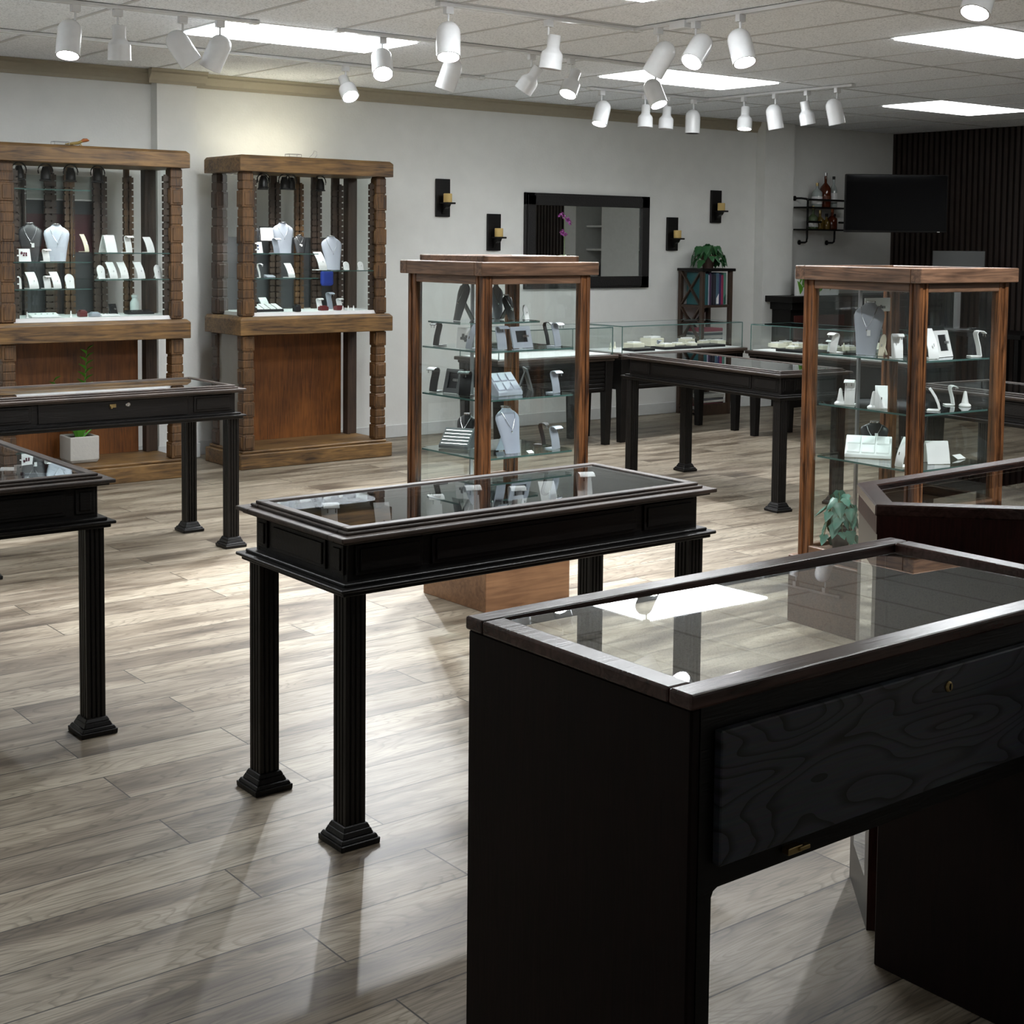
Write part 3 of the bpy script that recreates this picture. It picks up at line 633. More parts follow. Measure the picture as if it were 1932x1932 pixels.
# low panelled front joined before it
def panelled():
    t=thing('panelled_cabinet','low dark red panelled cabinet under the corner showcase, right of the open floor','cabinet',(2.530,.95,0))
    pts=[(0,0),(.955,0),(.01,.985),(0,.985)]
    MB().prism([(.012,.0),(.90,.0),(.012,.93)],0,.70).build('body','red',t)
    MB().prism([(.006,0),(.91,0),(.006,.945)],.70,.72).build('top_board','red',t)
    MB().box(0,.012,.93,.965,0,.715).build('corner_stile','red',t,bevel=.003); MB().box(-.006,.006,.905,.935,0,.715).build('stile_bead','red',t,bevel=.003)
    m=MB(); m.box(-.006,.012,0,.90,.245,.258); m.box(-.012,.012,0,.90,.258,.268); m.build('moulding',colr('worn_red',(.07,.03,.024),.4),t,bevel=.003)
    return t
panelled()
# ---------------------------------------------------------------- back wall pieces
def sconce(x,z0,label):
    t=thing('wall_sconce',label,'sconce',(x,YB,z0),0,'dark wooden candle sconces')
    MB().box(-.066,.066,-.022,0,0,.295).build('back_plate','black',t,bevel=.003)
    m=MB(); m.box(-.04,.04,-.135,-.022,.098,.112); m.build('ledge','black',t,bevel=.004)
    pr=[(-.022,.02),(-.034,.026),(-.045,.045),(-.06,.062),(-.085,.075),(-.10,.098),(-.022,.098)]
    k=MB(); n=len(pr); k.add([(-.018,y,z) for y,z in pr]+[(.018,y,z) for y,z in pr],[tuple(range(n)),tuple(reversed(range(n,2*n)))]+[(i,n+i,n+(i+1)%n,(i+1)%n) for i in range(n)]); k.build('bracket','black',t)
    c=thing('pillar_candle',label.replace('dark wooden sconce','yellow pillar candle on the sconce'),'candle',(x,YB-.08,z0+.112),0,'yellow pillar candles')
    MB().lathe([(0,0),(.033,0),(.034,.004),(.034,.066),(.030,.068),(.024,.062),(0,.062)],18).build('wax','candle',c,smooth=True)
    MB().tube([(0,0,.06),(.001,0,.074)],.0012).build('wick','dull',c)
sconce(6.530,1.705,'dark wooden sconce highest on the left of the mirror')
sconce(7.033,1.443,'dark wooden sconce lower, next to the left side of the mirror')
sconce(9.02,1.453,'dark wooden sconce lower, next to the right side of the mirror')
sconce(9.565,1.707,'dark wooden sconce higher, above the potted ivy on the right')
t=thing('wall_mirror','large wall mirror in wide dark carved frame between the candle sconces','mirror',(7.345,YB,1.130))
W,H=1.385,.790
m=MB(); fw_=.10
for o,z0,z1 in ((0,0,.030),(.018,.030,.042),(.075,.030,.036)):
    wd=fw_-o if o<.07 else .02
    m.box(o,W-o,-z1,-z0,o,o+wd); m.box(o,W-o,-z1,-z0,H-o-wd,H-o); m.box(o,o+wd,-z1,-z0,o,H-o); m.box(W-o-wd,W-o,-z1,-z0,o,H-o)
m.build('frame',plain('carved_black',(.006,.005,.005),.5,bump=1,bscale=90),t,bevel=.004)
MB().box(fw_-.005,W-fw_+.005,-.022,-.016,fw_-.005,H-fw_+.005).build('mirror_glass','mirror',t)
for a0,a1,b0,b1 in ((fw_,fw_+.02,fw_,H-fw_),(W-fw_-.02,W-fw_,fw_,H-fw_)): MB().add([(a0,-.0225,b0),(a1,-.0235,b0),(a1,-.0235,b1),(a0,-.0225,b1),(a0,-.022,b0),(a1,-.022,b0),(a1,-.022,b1),(a0,-.022,b1)],[(0,1,2,3),(7,6,5,4),(0,4,5,1),(1,5,6,2),(2,6,7,3),(3,7,4,0)]).build('bevelled_border','mirror',t)
# bookshelf with X braces
t=thing('bookshelf','narrow rustic bookcase with X-braced sides holding binders and magazines','bookcase',(9.09,8.97,0))
W,D=.385,.30
for x in (0,W-.035):
    for y in (0,D-.035): MB().box(x,x+.035,y,y+.035,0,1.275).build('post','cabdark',t,bevel=.002)
MB().box(-.012,W+.025,-.012,D+.005,1.275,1.300).build('top','black',t,bevel=.003)
SH=(.115,.40,.705,.955)
for z in (.02,.32,.62,.955): MB().box(.004,W-.004,.006,D-.006,z,z+.022).build('shelf','cabdark',t)
MB().box(.035,W-.035,.004,.02,.0,.10).build('kick_board','cabdark',t)
for z0,z1 in ((.98,1.27),(.66,.955),(.36,.62),(.06,.32)):
    m=MB(); m.beam((.012,.035,z0),(.012,D-.035,z1),.012,.028,(1,0,0)); m.beam((.014,.035,z1),(.014,D-.035,z0),.012,.028,(1,0,0)); m.build('side_brace','cabdark',t)
m=MB(); m.beam((.035,D-.01,.645),(W-.035,D-.01,.93),.012,.022,(0,1,0)); m.beam((.035,D-.012,.93),(W-.035,D-.012,.645),.012,.022,(0,1,0)); m.build('back_brace','black',t)
x=9.132; cols=[(.02,.10,.11),(.015,.09,.10),(.35,.33,.42),(.05,.02,.06),(.01,.01,.02),(.02,.02,.03),(.06,.12,.17),(.03,.02,.09),(.25,.03,.08),(.08,.20,.16)]
nm=['dark teal','teal','pale lilac','plum','black','charcoal','slate blue','navy','crimson','sage green']
for i,(c,n_) in enumerate(zip(cols,nm)):
    wd=[.022,.03,.014,.022,.032,.03,.036,.026,.030,.034][i]
    o=MB().box(0,wd-.002,0,.22,0,.285-.01*(i%3)).build('binder',colr('binder_'+n_.replace(' ','_'),c,.5),bevel=.003,loc=(x,8.985,.9775))
    tag(o,f'{n_} binder standing upright on the top shelf of the bookcase','binder','binders on the bookcase')
    if i in (6,9): MB().add([(.003,-.0015,.01),(wd-.005,-.0015,.01),(wd-.005,-.0015,.10),(.003,-.0015,.06),(.003,0,.01),(wd-.005,0,.01),(wd-.005,0,.10),(.003,0,.06)],[(0,1,2,3),(7,6,5,4),(0,4,5,1),(1,5,6,2),(2,6,7,3),(3,7,4,0)]).build('spine_patch','i_white' if i==6 else colr('deep_green',(.01,.08,.06)),o)
    x+=wd
zz_=.6425
for i,(c,n_,h) in enumerate((((.02,.04,.05),'dark teal',.035),((.42,.42,.40),'pale grey',.03),((.05,.07,.08),'slate',.02),((.45,.44,.42),'off-white',.012),((.28,.04,.07),'crimson',.03))):
    o=MB().box(0,.27,0,.19,0,h).build('magazine_stack',colr('mag_'+n_.replace(' ','_').replace('-','_'),c,.6),bevel=.003,loc=(9.132+.002*i,9.01+.002*i,zz_)); tag(o,f'{n_} magazine bundle lying in the middle bay of the bookcase','magazines','magazine bundles in the bookcase'); zz_+=h
zz_=.0425+.003
for i,(c,n_,h) in enumerate((((.4,.4,.38),'white',.03),((.12,.03,.04),'dark red',.035),((.45,.43,.40),'cream',.02),((.10,.10,.11),'charcoal',.02),((.33,.33,.30),'grey',.03))):
    o=MB().box(0,.27,0,.20,0,h).build('magazine_stack',colr('magb_'+n_.replace(' ','_'),c,.6),bevel=.003,loc=(9.14,8.985,zz_)); o.rotation_euler=(0,0,R(2*(i%2))); tag(o,f'{n_} magazine bundle lying in the lowest bay of the bookcase','magazines','magazine bundles in the bookcase'); zz_+=h
# leaves helper
def leaf(mb,base,d,L,wd,droop=.3,lob=False):
    d=Vector(d).normalized(); side=d.cross(Vector((0,0,1)))
    if side.length<.05: side=Vector((1,0,0))
    side.normalize(); nrm=side.cross(d).normalized(); b=Vector(base); n=5; rows=[]
    prof=[.12,.75,1.0,.62,.03] if not lob else [.25,1.0,.62,.45,.03]
    for i in range(n):
        u=i/(n-1); p=b+d*L*u+Vector((0,0,-droop*L*u*u)); h=wd/2*prof[i]
        rows.append([p-side*h+nrm*h*.35,p+nrm*-.001,p+side*h+nrm*h*.35])
    vs=[v for r in rows for v in r]; vs2=[v-nrm*.0012 for v in vs]; fs=[]
    for i in range(n-1):
        for k in range(2):
            a=i*3+k; fs.append((a,a+1,a+4,a+3)); fs.append((15+a,15+a+3,15+a+4,15+a+1))
    mb.add(vs+vs2,fs)
def ivyleaf(mb,c,nrm,L):
    nrm=Vector(nrm).normalized(); u=nrm.cross(Vector((0,0,1))); 
    if u.length<.05: u=Vector((1,0,0))
    u.normalize(); v=nrm.cross(u); v=v if v.z<0 else -v   # tip hangs down
    pr=[(0,-.15),(.28,-.22),(.5,.02),(.34,.25),(.30,.5),(0,1.0),(-.30,.5),(-.34,.25),(-.5,.02),(-.28,-.22)]
    c=Vector(c); P=[c+u*a*L+v*b*L-nrm*(abs(a)*.25*L) for a,b in pr]; n=len(P); cc=c+v*.3*L+nrm*.06*L
    vs=P+[cc]+[p-nrm*.0012 for p in P]+[cc-nrm*.0012]; fs=[(i,(i+1)%n,n) for i in range(n)]+[(n+1+(i+1)%n,n+1+i,2*n+1) for i in range(n)]
    mb.add(vs,fs)
def ivy_plant(name,label,loc,rad,h,potr,poth,mat,pmat,nl,leafL,seed=1,stemup=False):
    random.seed(seed); t=thing(name,label,'plant',loc)
    MB().lathe([(0,0),(potr*.72,0),(potr*.85,poth*.5),(potr*.95,poth*.86),(potr*1.06,poth*.88),(potr*1.06,poth),(potr*.92,poth),(potr*.9,poth*.9),(0,poth*.9)],18).build('pot',pmat,t,smooth=True)
    lf=MB(); st=MB()
    for i in range(nl):
        a=random.uniform(0,2*PI); rr=rad*random.uniform(.25,1)**.8; z=poth+h*random.uniform(.1,1)*(1-.55*rr/rad) - (h*.5 if rr>rad*.8 else 0)
        p=Vector((rr*math.cos(a),rr*math.sin(a),z)); st.tube([(0,0,poth*.85),(p.x*.5,p.y*.5,poth+h*.6),p],.0018,4)
        ivyleaf(lf,p,(math.cos(a)+random.uniform(-.5,.5),math.sin(a)+random.uniform(-.5,.5),random.uniform(.0,.8)),leafL*random.uniform(.7,1.15))
    lf.build('foliage',mat,t,smooth=True); st.build('stems','stem',t); return t
ivy_plant('potted_ivy','bushy green ivy in round brown pot on top of the bookcase',(9.31,9.12,1.300),.155,.13,.066,.115,'leaf','pot',60,.075,3)
ivy_plant('potted_plant','bluish green leafy plant in dark pot inside foot of the right tower',(4.545,3.69,.300),.085,.17,.042,.09,'ivy','soil',44,.052,5)
HEADS=[
('c', 2.654, 6.85, (-0.186, -0.255, -0.949), 1),
('b', 2.867, 6.85, (0.066, 0.117, -0.991), 0),
('c', 3.21, 6.85, (0.553, -0.12, -0.825), 0),
('c', 3.415, 6.85, (-0.268, 0.387, -0.882), 0),
('b', 4.9, 8.06, (-0.059, -0.654, -0.754), 1),
('c', 4.368, 6.8, (-0.307, -0.588, -0.749), 1),
('c', 4.822, 6.8, (-0.185, 0.318, -0.93), 0),
('b', 5.421, 6.8, (-0.348, 0.454, -0.82), 0),
('b', 5.727, 6.8, (-0.488, -0.139, -0.862), 1),
('c', 6.434, 6.8, (0.018, -0.471, -0.882), 1),
('c', 4.041, 5.71, (-0.204, -0.302, -0.931), 1),
('b', 4.659, 5.71, (-0.083, 0.106, -0.991), 0),
('c', 5.25, 5.533, (-0.183, 0.515, -0.837), 0),
('c', 5.25, 5.26, (-0.656, -0.125, -0.745), 1),
('c', 5.25, 4.956, (-0.126, -0.424, -0.897), 1),
('c', 7.078, 8.05, (-0.337, -0.072, -0.939), 1),
('b', 7.513, 8.05, (-0.071, -0.03, -0.997), 0),
('b', 7.738, 8.05, (-0.09, -0.016, -0.996), 0),
('c', 8.027, 8.05, (-0.023, -0.005, -1.0), 0),
('b', 8.17, 7.656, (-0.153, -0.092, -0.984), 1),
('c', 8.17, 7.343, (0.154, -0.078, -0.985), 0),
('b', 8.17, 7.039, (0.175, -0.094, -0.98), 0),
('c', 8.17, 6.763, (0.192, -0.107, -0.976), 0),
('c', 4.84, 3.3, (-0.45, -0.05, -0.89), 1),
]
HOFF=[-0.023, 0.005, -0.061, 0.024, -0.017, -0.006, 0.036, 0.044, 0.032, -0.037, 0.0, 0.032, 0.063, 0.051, -0.016, 0.023, 0.008, 0.004, -0.004, 0.012, -0.02, -0.019, -0.034, 0.0]
PW={0:.9,4:1.2,5:.7,8:1.1,9:1.0,10:1.0,13:.9,14:.9,15:.6,19:.5,23:.7,24:.7,25:.7}
ITEMS=[
('bust', 'necklace_bust', 'bust', 'c1a', 3.085, 8.72, 1.367, -14, 0.1478, 0.2314, 'black', 'black necklace bust holding silver pendants on upper left shelf of the far left cabinet'),
('bust', 'necklace_bust', 'bust', 'c1a', 3.226, 8.66, 1.367, -14, 0.1517, 0.226, 'silver', 'silver necklace bust with layered chains on upper left shelf of the far left cabinet'),
('card', 'display_card', 'card', 'c1a', 2.98, 8.549, 1.367, 18, 0.1128, 0.0752, 'white', 'white jewelry card with red stones on upper left shelf of the far left cabinet'),
('hook', 'earring_stand', 'display stand', 'c1a', 3.115, 8.545, 1.367, 18, 0.0475, 0.0729, 'white', 'white hooked earring stand on upper left shelf of the far left cabinet'),
('oval', 'oval_stand', 'display stand', 'c1b', 2.948, 8.554, 1.205, 18, 0.0658, 0.0815, 'white', 'white round-topped stand on lower left shelf of the far left cabinet, left of two'),
('ramp', 'pendant_stand', 'display stand', 'c1b', 3.035, 8.549, 1.205, 18, 0.0662, 0.0978, 'white', 'white curved pendant stand on lower left shelf of the far left cabinet, left of two'),
('hook', 'earring_stand', 'display stand', 'c1b', 3.119, 8.543, 1.205, 18, 0.0475, 0.076, 'white', 'white hooked earring stand on lower left shelf of the far left cabinet'),
('ramp', 'pendant_stand', 'display stand', 'c1b', 3.176, 8.549, 1.205, 18, 0.0574, 0.0988, 'white', 'white curved pendant stand on lower left shelf of the far left cabinet, right of two'),
('oval', 'oval_stand', 'display stand', 'c1b', 3.271, 8.559, 1.205, 18, 0.0673, 0.0866, 'white', 'white round-topped stand on lower left shelf of the far left cabinet, right of two'),
('ramp', 'pendant_stand', 'display stand', 'c1c', 3.458, 8.8, 1.423, 18, 0.0332, 0.1096, 'beige', 'beige curved pendant stand on upper right shelf of the far left cabinet'),
('tent', 'folded_stand', 'display stand', 'c1c', 3.525, 8.6, 1.423, 18, 0.0819, 0.1049, 'white', 'white folded tent stand on upper right shelf of the far left cabinet'),
('hook', 'earring_stand', 'display stand', 'c1c', 3.638, 8.56, 1.423, 18, 0.0494, 0.102, 'white', 'white hooked earring stand on upper right shelf of the far left cabinet'),
('ramp', 'pendant_stand', 'display stand', 'c1c', 3.778, 8.56, 1.423, 18, 0.0598, 0.0964, 'white', 'white curved pendant stand on upper right shelf of the far left cabinet'),
('oval', 'oval_stand', 'display stand', 'c1d', 3.469, 8.56, 1.26, 18, 0.0586, 0.0847, 'white', 'white round-topped stand on lower right shelf of the far left cabinet, left of two'),
('ramp', 'pendant_stand', 'display stand', 'c1d', 3.534, 8.56, 1.26, 18, 0.0589, 0.1014, 'white', 'white curved pendant stand on lower right shelf of the far left cabinet, leftmost of three'),
('ramp', 'pendant_stand', 'display stand', 'c1d', 3.606, 8.56, 1.26, 18, 0.0592, 0.1019, 'white', 'white curved pendant stand on lower right shelf of the far left cabinet, second of three'),
('ramp', 'pendant_stand', 'display stand', 'c1d', 3.714, 8.56, 1.26, 18, 0.0596, 0.1027, 'white', 'white curved pendant stand on lower right shelf of the far left cabinet, rightmost of three'),
('oval', 'oval_stand', 'display stand', 'c1d', 3.841, 8.56, 1.26, 18, 0.0601, 0.0869, 'white', 'white round-topped stand on lower right shelf of the far left cabinet, right of two'),
('slab', 'flat_display', 'display tray', 'c1f', 3.12, 8.56, 1.031, 0, 0.1783, 0.0318, 'white', 'white flat display tray on white floor of the far left cabinet, left of two'),
('cone', 'ring_cone', 'ring holder', 'c1f', 2.995, 8.54, 1.031, 0, 0.0221, 0.0378, 'white', 'white ring cone on white floor of the far left cabinet, left of two'),
('cone', 'ring_cone', 'ring holder', 'c1f', 3.262, 8.54, 1.031, 0, 0.0225, 0.0385, 'white', 'white ring cone on white floor of the far left cabinet, right of two'),
('box', 'jewelry_box', 'box', 'c1f', 3.34, 8.56, 1.031, 0, 0.0485, 0.0453, 'dark red', 'dark red jewelry box on white floor of the far left cabinet'),
('box', 'jewelry_box', 'box', 'c1f', 3.405, 8.53, 1.031, 0, 0.0583, 0.0324, 'grey', 'grey jewelry box on white floor of the far left cabinet'),
('slab', 'flat_display', 'display tray', 'c1f', 3.517, 8.548, 1.031, 0, 0.1175, 0.0131, 'white', 'white flat display tray on white floor of the far left cabinet, right of two'),
('slab', 'flat_display', 'display tray', 'c1f', 3.778, 8.68, 1.031, 0, 0.1684, 0.0303, 'black', 'black flat display tray on white floor of the far left cabinet'),
('jar', 'glass_jar', 'jar', 'c1f', 3.802, 8.85, 1.031, 0, 0.0582, 0.1163, 'clear', 'clear jar on white floor of the far left cabinet'),
('frame', 'frame_stand', 'display frame', 'c1f', 3.586, 8.65, 1.031, 30, 0.0663, 0.0696, 'black', 'black open frame on white floor of the far left cabinet'),
('bust', 'necklace_bust', 'bust', 'c2a', 4.593, 8.74, 1.4225, -14, 0.0996, 0.1921, 'black', 'black necklace bust by the post on upper left shelf of the cabinet beside the candles'),
('card', 'display_card', 'card', 'c2a', 4.551, 8.587, 1.4225, 18, 0.0943, 0.0734, 'white', 'white jewelry card with blue stones on upper left shelf of the cabinet beside the candles'),
('hook', 'earring_stand', 'display stand', 'c2a', 4.685, 8.593, 1.4225, 18, 0.053, 0.0989, 'grey', 'grey hooked earring stand on upper left shelf of the cabinet beside the candles'),
('bust', 'necklace_bust', 'bust', 'c2a', 4.782, 8.66, 1.4225, -14, 0.1431, 0.2075, 'silver', 'silver necklace bust with fine necklace on upper left shelf of the cabinet beside the candles'),
('bust', 'necklace_bust', 'bust', 'c2a', 5.021, 8.86, 1.4225, -14, 0.0959, 0.1254, 'black', 'black necklace bust with white tag on upper left shelf of the cabinet beside the candles'),
('card', 'display_card', 'card', 'c2a', 4.79, 8.899, 1.5, 0, 0.1134, 0.1024, 'white', 'white jewelry card in dark frame on upper left shelf of the cabinet beside the candles'),
('oval', 'oval_stand', 'display stand', 'c2b', 4.526, 8.635, 1.2585, 18, 0.0627, 0.0767, 'white', 'white round-topped stand on lower left shelf of the cabinet beside the candles'),
('hook', 'earring_stand', 'display stand', 'c2b', 4.555, 8.587, 1.2585, 50, 0.042, 0.0945, 'white', 'white hooked earring stand on lower left shelf of the cabinet beside the candles'),
('slab', 'flat_display', 'display tray', 'c2b', 4.668, 8.62, 1.2585, 0, 0.0638, 0.0248, 'silver', 'silver flat display tray holding rings on lower left shelf of the cabinet beside the candles'),
('ramp', 'pendant_stand', 'display stand', 'c2b', 4.795, 8.591, 1.2585, 18, 0.0639, 0.0959, 'white', 'white curved pendant stand on lower left shelf of the cabinet beside the candles'),
('ramp', 'pendant_stand', 'display stand', 'c2c', 5.037, 8.597, 1.308, 18, 0.0795, 0.1228, 'white', 'white curved pendant stand on right shelf of the cabinet beside the candles'),
('bust', 'necklace_bust', 'bust', 'c2c', 5.174, 8.68, 1.308, -14, 0.147, 0.2351, 'silver', 'silver necklace bust on right shelf of the cabinet beside the candles'),
('oval', 'oval_stand', 'display stand', 'c2c', 5.236, 8.586, 1.308, 18, 0.0584, 0.0584, 'white', 'white round-topped stand on right shelf of the cabinet beside the candles, left of two'),
('oval', 'oval_stand', 'display stand', 'c2c', 5.352, 8.585, 1.308, 18, 0.0551, 0.0588, 'white', 'white round-topped stand on right shelf of the cabinet beside the candles, right of two'),
('ramp', 'pendant_stand', 'display stand', 'c2f', 4.673, 8.72, 1.031, 18, 0.0716, 0.0895, 'white', 'white curved pendant stand on white floor of the cabinet beside the candles'),
('tray4', 'cushion_tray', 'tray', 'c2f', 4.657, 8.609, 1.031, 0, 0.1983, 0.0425, 'black', 'black cushioned tray with four pads on white floor of the cabinet beside the candles'),
('hook', 'earring_stand', 'display stand', 'c2f', 4.613, 8.75, 1.031, -30, 0.05, 0.0643, 'black', 'black hooked earring stand on white floor of the cabinet beside the candles'),
('box', 'jewelry_box', 'box', 'c2f', 4.829, 8.564, 1.031, 0, 0.0393, 0.0535, 'black', 'black jewelry box on white floor of the cabinet beside the candles'),
('hook', 'earring_stand', 'display stand', 'c2f', 5.11, 8.75, 1.031, 18, 0.0516, 0.0774, 'white', 'white hooked earring stand on white floor of the cabinet beside the candles, left of two'),
('hook', 'earring_stand', 'display stand', 'c2f', 5.22, 8.8, 1.031, 18, 0.0522, 0.1155, 'grey', 'grey hooked earring stand on white floor of the cabinet beside the candles'),
('hook', 'earring_stand', 'display stand', 'c2f', 5.272, 8.75, 1.031, 18, 0.0521, 0.0745, 'white', 'white hooked earring stand on white floor of the cabinet beside the candles, right of two'),
('box', 'jewelry_box', 'box', 'c2f', 5.067, 8.62, 1.031, 0, 0.0582, 0.0364, 'dark red', 'dark red jewelry box on white floor of the cabinet beside the candles, left of two'),
('box', 'jewelry_box', 'box', 'c2f', 5.19, 8.62, 1.031, 0, 0.0587, 0.0367, 'dark red', 'dark red jewelry box on white floor of the cabinet beside the candles, right of two'),
('cone', 'ring_cone', 'ring holder', 'c2f', 5.187, 8.56, 1.031, 0, 0.0219, 0.0328, 'white', 'white ring cone on white floor of the cabinet beside the candles, leftmost of three'),
('cone', 'ring_cone', 'ring holder', 'c2f', 5.23, 8.56, 1.031, 0, 0.022, 0.0329, 'white', 'white ring cone on white floor of the cabinet beside the candles, second of three'),
('cone', 'ring_cone', 'ring holder', 'c2f', 5.273, 8.56, 1.031, 0, 0.022, 0.033, 'white', 'white ring cone on white floor of the cabinet beside the candles, rightmost of three'),
('bust', 'necklace_bust', 'bust', 't1t', 3.595, 4.97, 1.176, -95, 0.0901, 0.1643, 'dark grey', 'dark grey necklace bust seen from the side on top shelf of the middle glass tower'),
('bust', 'necklace_bust', 'bust', 't1t', 3.81, 5.0, 1.176, -20, 0.06, 0.1477, 'silver', 'silver necklace bust on top shelf of the middle glass tower'),
('bust', 'necklace_bust', 'bust', 't1t', 3.813, 4.92, 1.176, 20, 0.0823, 0.1075, 'black', 'black necklace bust with pale shoulders on top shelf of the middle glass tower'),
('oval', 'oval_stand', 'display stand', 't1t', 3.88, 4.876, 1.176, 20, 0.0395, 0.0627, 'white', 'white round-topped stand on top shelf of the middle glass tower'),
('hook', 'earring_stand', 'display stand', 't1a', 3.495, 4.999, 1.0705, -90, 0.0399, 0.0976, 'black', 'black hooked earring stand on second shelf of the middle glass tower, left of two'),
('card', 'display_card', 'card', 't1a', 3.502, 4.832, 1.0705, -60, 0.0569, 0.0831, 'white', 'white jewelry card with ring outlines on second shelf of the middle glass tower'),
('ramp', 'pendant_stand', 'display stand', 't1a', 3.501, 4.768, 1.0705, -80, 0.0347, 0.0999, 'grey', 'grey curved pendant stand on second shelf of the middle glass tower'),
('hook', 'earring_stand', 'display stand', 't1a', 3.587, 4.68, 1.0705, 0, 0.0477, 0.0954, 'grey', 'grey hooked earring stand with earrings on second shelf of the middle glass tower'),
('frame', 'frame_stand', 'display frame', 't1a', 3.722, 4.7, 1.0705, 5, 0.1102, 0.0882, 'grey', 'grey open frame on second shelf of the middle glass tower'),
('hook', 'earring_stand', 'display stand', 't1a', 3.923, 4.8, 1.0705, 30, 0.0342, 0.098, 'black', 'black hooked earring stand on second shelf of the middle glass tower, right of two'),
('hook', 'earring_stand', 'display stand', 't1a', 3.896, 4.7, 1.0705, 15, 0.0449, 0.101, 'grey', 'grey hooked earring stand on second shelf of the middle glass tower'),
('hook', 'earring_stand', 'display stand', 't1b', 3.501, 5.028, 0.873, -80, 0.0444, 0.1021, 'dark grey', 'dark grey hooked earring stand on third shelf of the middle glass tower'),
('frame', 'frame_stand', 'display frame', 't1b', 3.519, 4.937, 0.873, -75, 0.0883, 0.0993, 'dark grey', 'dark grey open frame on third shelf of the middle glass tower, left of two'),
('hook', 'earring_stand', 'display stand', 't1b', 3.509, 4.817, 0.873, -60, 0.0518, 0.1015, 'black', 'black hooked earring stand on third shelf of the middle glass tower'),
('tray6', 'cushion_tray', 'tray', 't1b', 3.673, 4.72, 0.873, 5, 0.1367, 0.097, 'grey', 'grey cushioned tray with six pads on third shelf of the middle glass tower'),
('frame', 'frame_stand', 'display frame', 't1b', 3.886, 4.849, 0.873, 60, 0.1198, 0.0968, 'dark grey', 'dark grey open frame on third shelf of the middle glass tower, right of two'),
('hook', 'earring_stand', 'display stand', 't1b', 3.893, 4.7, 0.873, 10, 0.045, 0.0944, 'grey', 'grey hooked earring stand on third shelf of the middle glass tower'),
('bust', 'necklace_bust', 'bust', 't1c', 3.651, 5.014, 0.635, -70, 0.0946, 0.1329, 'black', 'black necklace bust on lowest shelf of the middle glass tower'),
('tray5', 'cushion_tray', 'tray', 't1c', 3.532, 4.934, 0.635, -60, 0.1363, 0.0857, 'dark grey', 'dark grey cushioned tray holding five bracelets on lowest shelf of the middle glass tower'),
('bust', 'necklace_bust', 'bust', 't1c', 3.667, 4.72, 0.635, 0, 0.1237, 0.19, 'lavender grey', 'lavender grey necklace bust with bar necklace on lowest shelf of the middle glass tower'),
('hook', 'earring_stand', 'display stand', 't1c', 3.922, 4.82, 0.635, 30, 0.0413, 0.0964, 'black', 'black hooked earring stand on lowest shelf of the middle glass tower'),
('hook', 'earring_stand', 'display stand', 't1c', 3.894, 4.7, 0.635, 10, 0.0496, 0.0969, 'grey', 'grey hooked earring stand with looped earrings on lowest shelf of the middle glass tower'),
('tag', 'price_tag', 'tag', 't1c', 3.73, 4.65, 0.635, 0, 0.0285, 0.0197, 'white', 'white small price card on lowest shelf of the middle glass tower'),
('bust', 'necklace_bust', 'bust', 't2a', 4.546, 3.583, 1.0865, -65, 0.1194, 0.205, 'silver', 'silver necklace bust with long necklace and tag on top shelf of the right glass tower'),
('hook', 'earring_stand', 'display stand', 't2a', 4.502, 3.709, 1.0865, -100, 0.0409, 0.0776, 'white', 'white hooked earring stand on top shelf of the right glass tower, leftmost of three'),
('hook', 'earring_stand', 'display stand', 't2a', 4.493, 3.403, 1.0865, -40, 0.0427, 0.0913, 'white', 'white hooked earring stand on top shelf of the right glass tower, second of three'),
('oval', 'oval_stand', 'display stand', 't2a', 4.52, 3.5, 1.0865, -90, 0.0285, 0.0835, 'beige', 'beige round-topped stand on top shelf of the right glass tower'),
('ramp', 'pendant_stand', 'display stand', 't2a', 4.585, 3.315, 1.0865, -20, 0.0438, 0.1114, 'white', 'white curved pendant stand on top shelf of the right glass tower'),
('frame', 'frame_stand', 'display frame', 't2a', 4.714, 3.34, 1.0865, 5, 0.1017, 0.0997, 'white', 'white open frame on top shelf of the right glass tower'),
('hook', 'earring_stand', 'display stand', 't2a', 4.841, 3.291, 1.0865, 60, 0.0382, 0.0996, 'white', 'white hooked earring stand on top shelf of the right glass tower, rightmost of three'),
('hook', 'earring_stand', 'display stand', 't2b', 4.508, 3.632, 0.887, -60, 0.0406, 0.0975, 'white', 'white hooked earring stand on middle shelf of the right glass tower, left of two'),
('cone', 'ring_cone', 'ring holder', 't2b', 4.493, 3.666, 0.887, 0, 0.045, 0.0634, 'white', 'white ring cone on middle shelf of the right glass tower, leftmost of three'),
('cone', 'ring_cone', 'ring holder', 't2b', 4.486, 3.499, 0.887, 0, 0.0481, 0.0662, 'white', 'white ring cone on middle shelf of the right glass tower, second of three from left'),
('ramp', 'pendant_stand', 'display stand', 't2b', 4.497, 3.472, 0.887, -50, 0.047, 0.0861, 'white', 'white curved pendant stand on middle shelf of the right glass tower, left of two'),
('ramp', 'pendant_stand', 'display stand', 't2b', 4.632, 3.32, 0.887, 30, 0.0524, 0.0847, 'white', 'white curved pendant stand on middle shelf of the right glass tower, right of two'),
('hook', 'earring_stand', 'display stand', 't2b', 4.847, 3.406, 0.887, 50, 0.0479, 0.0762, 'white', 'white hooked earring stand on middle shelf of the right glass tower, right of two'),
('cone', 'ring_cone', 'ring holder', 't2b', 4.857, 3.349, 0.887, 0, 0.0466, 0.0593, 'white', 'white ring cone on middle shelf of the right glass tower, rightmost of three'),
('bust', 'necklace_bust', 'bust', 't2c', 4.661, 3.63, 0.678, -60, 0.1118, 0.1304, 'black', 'black necklace bust with two tags on lowest shelf of the right glass tower'),
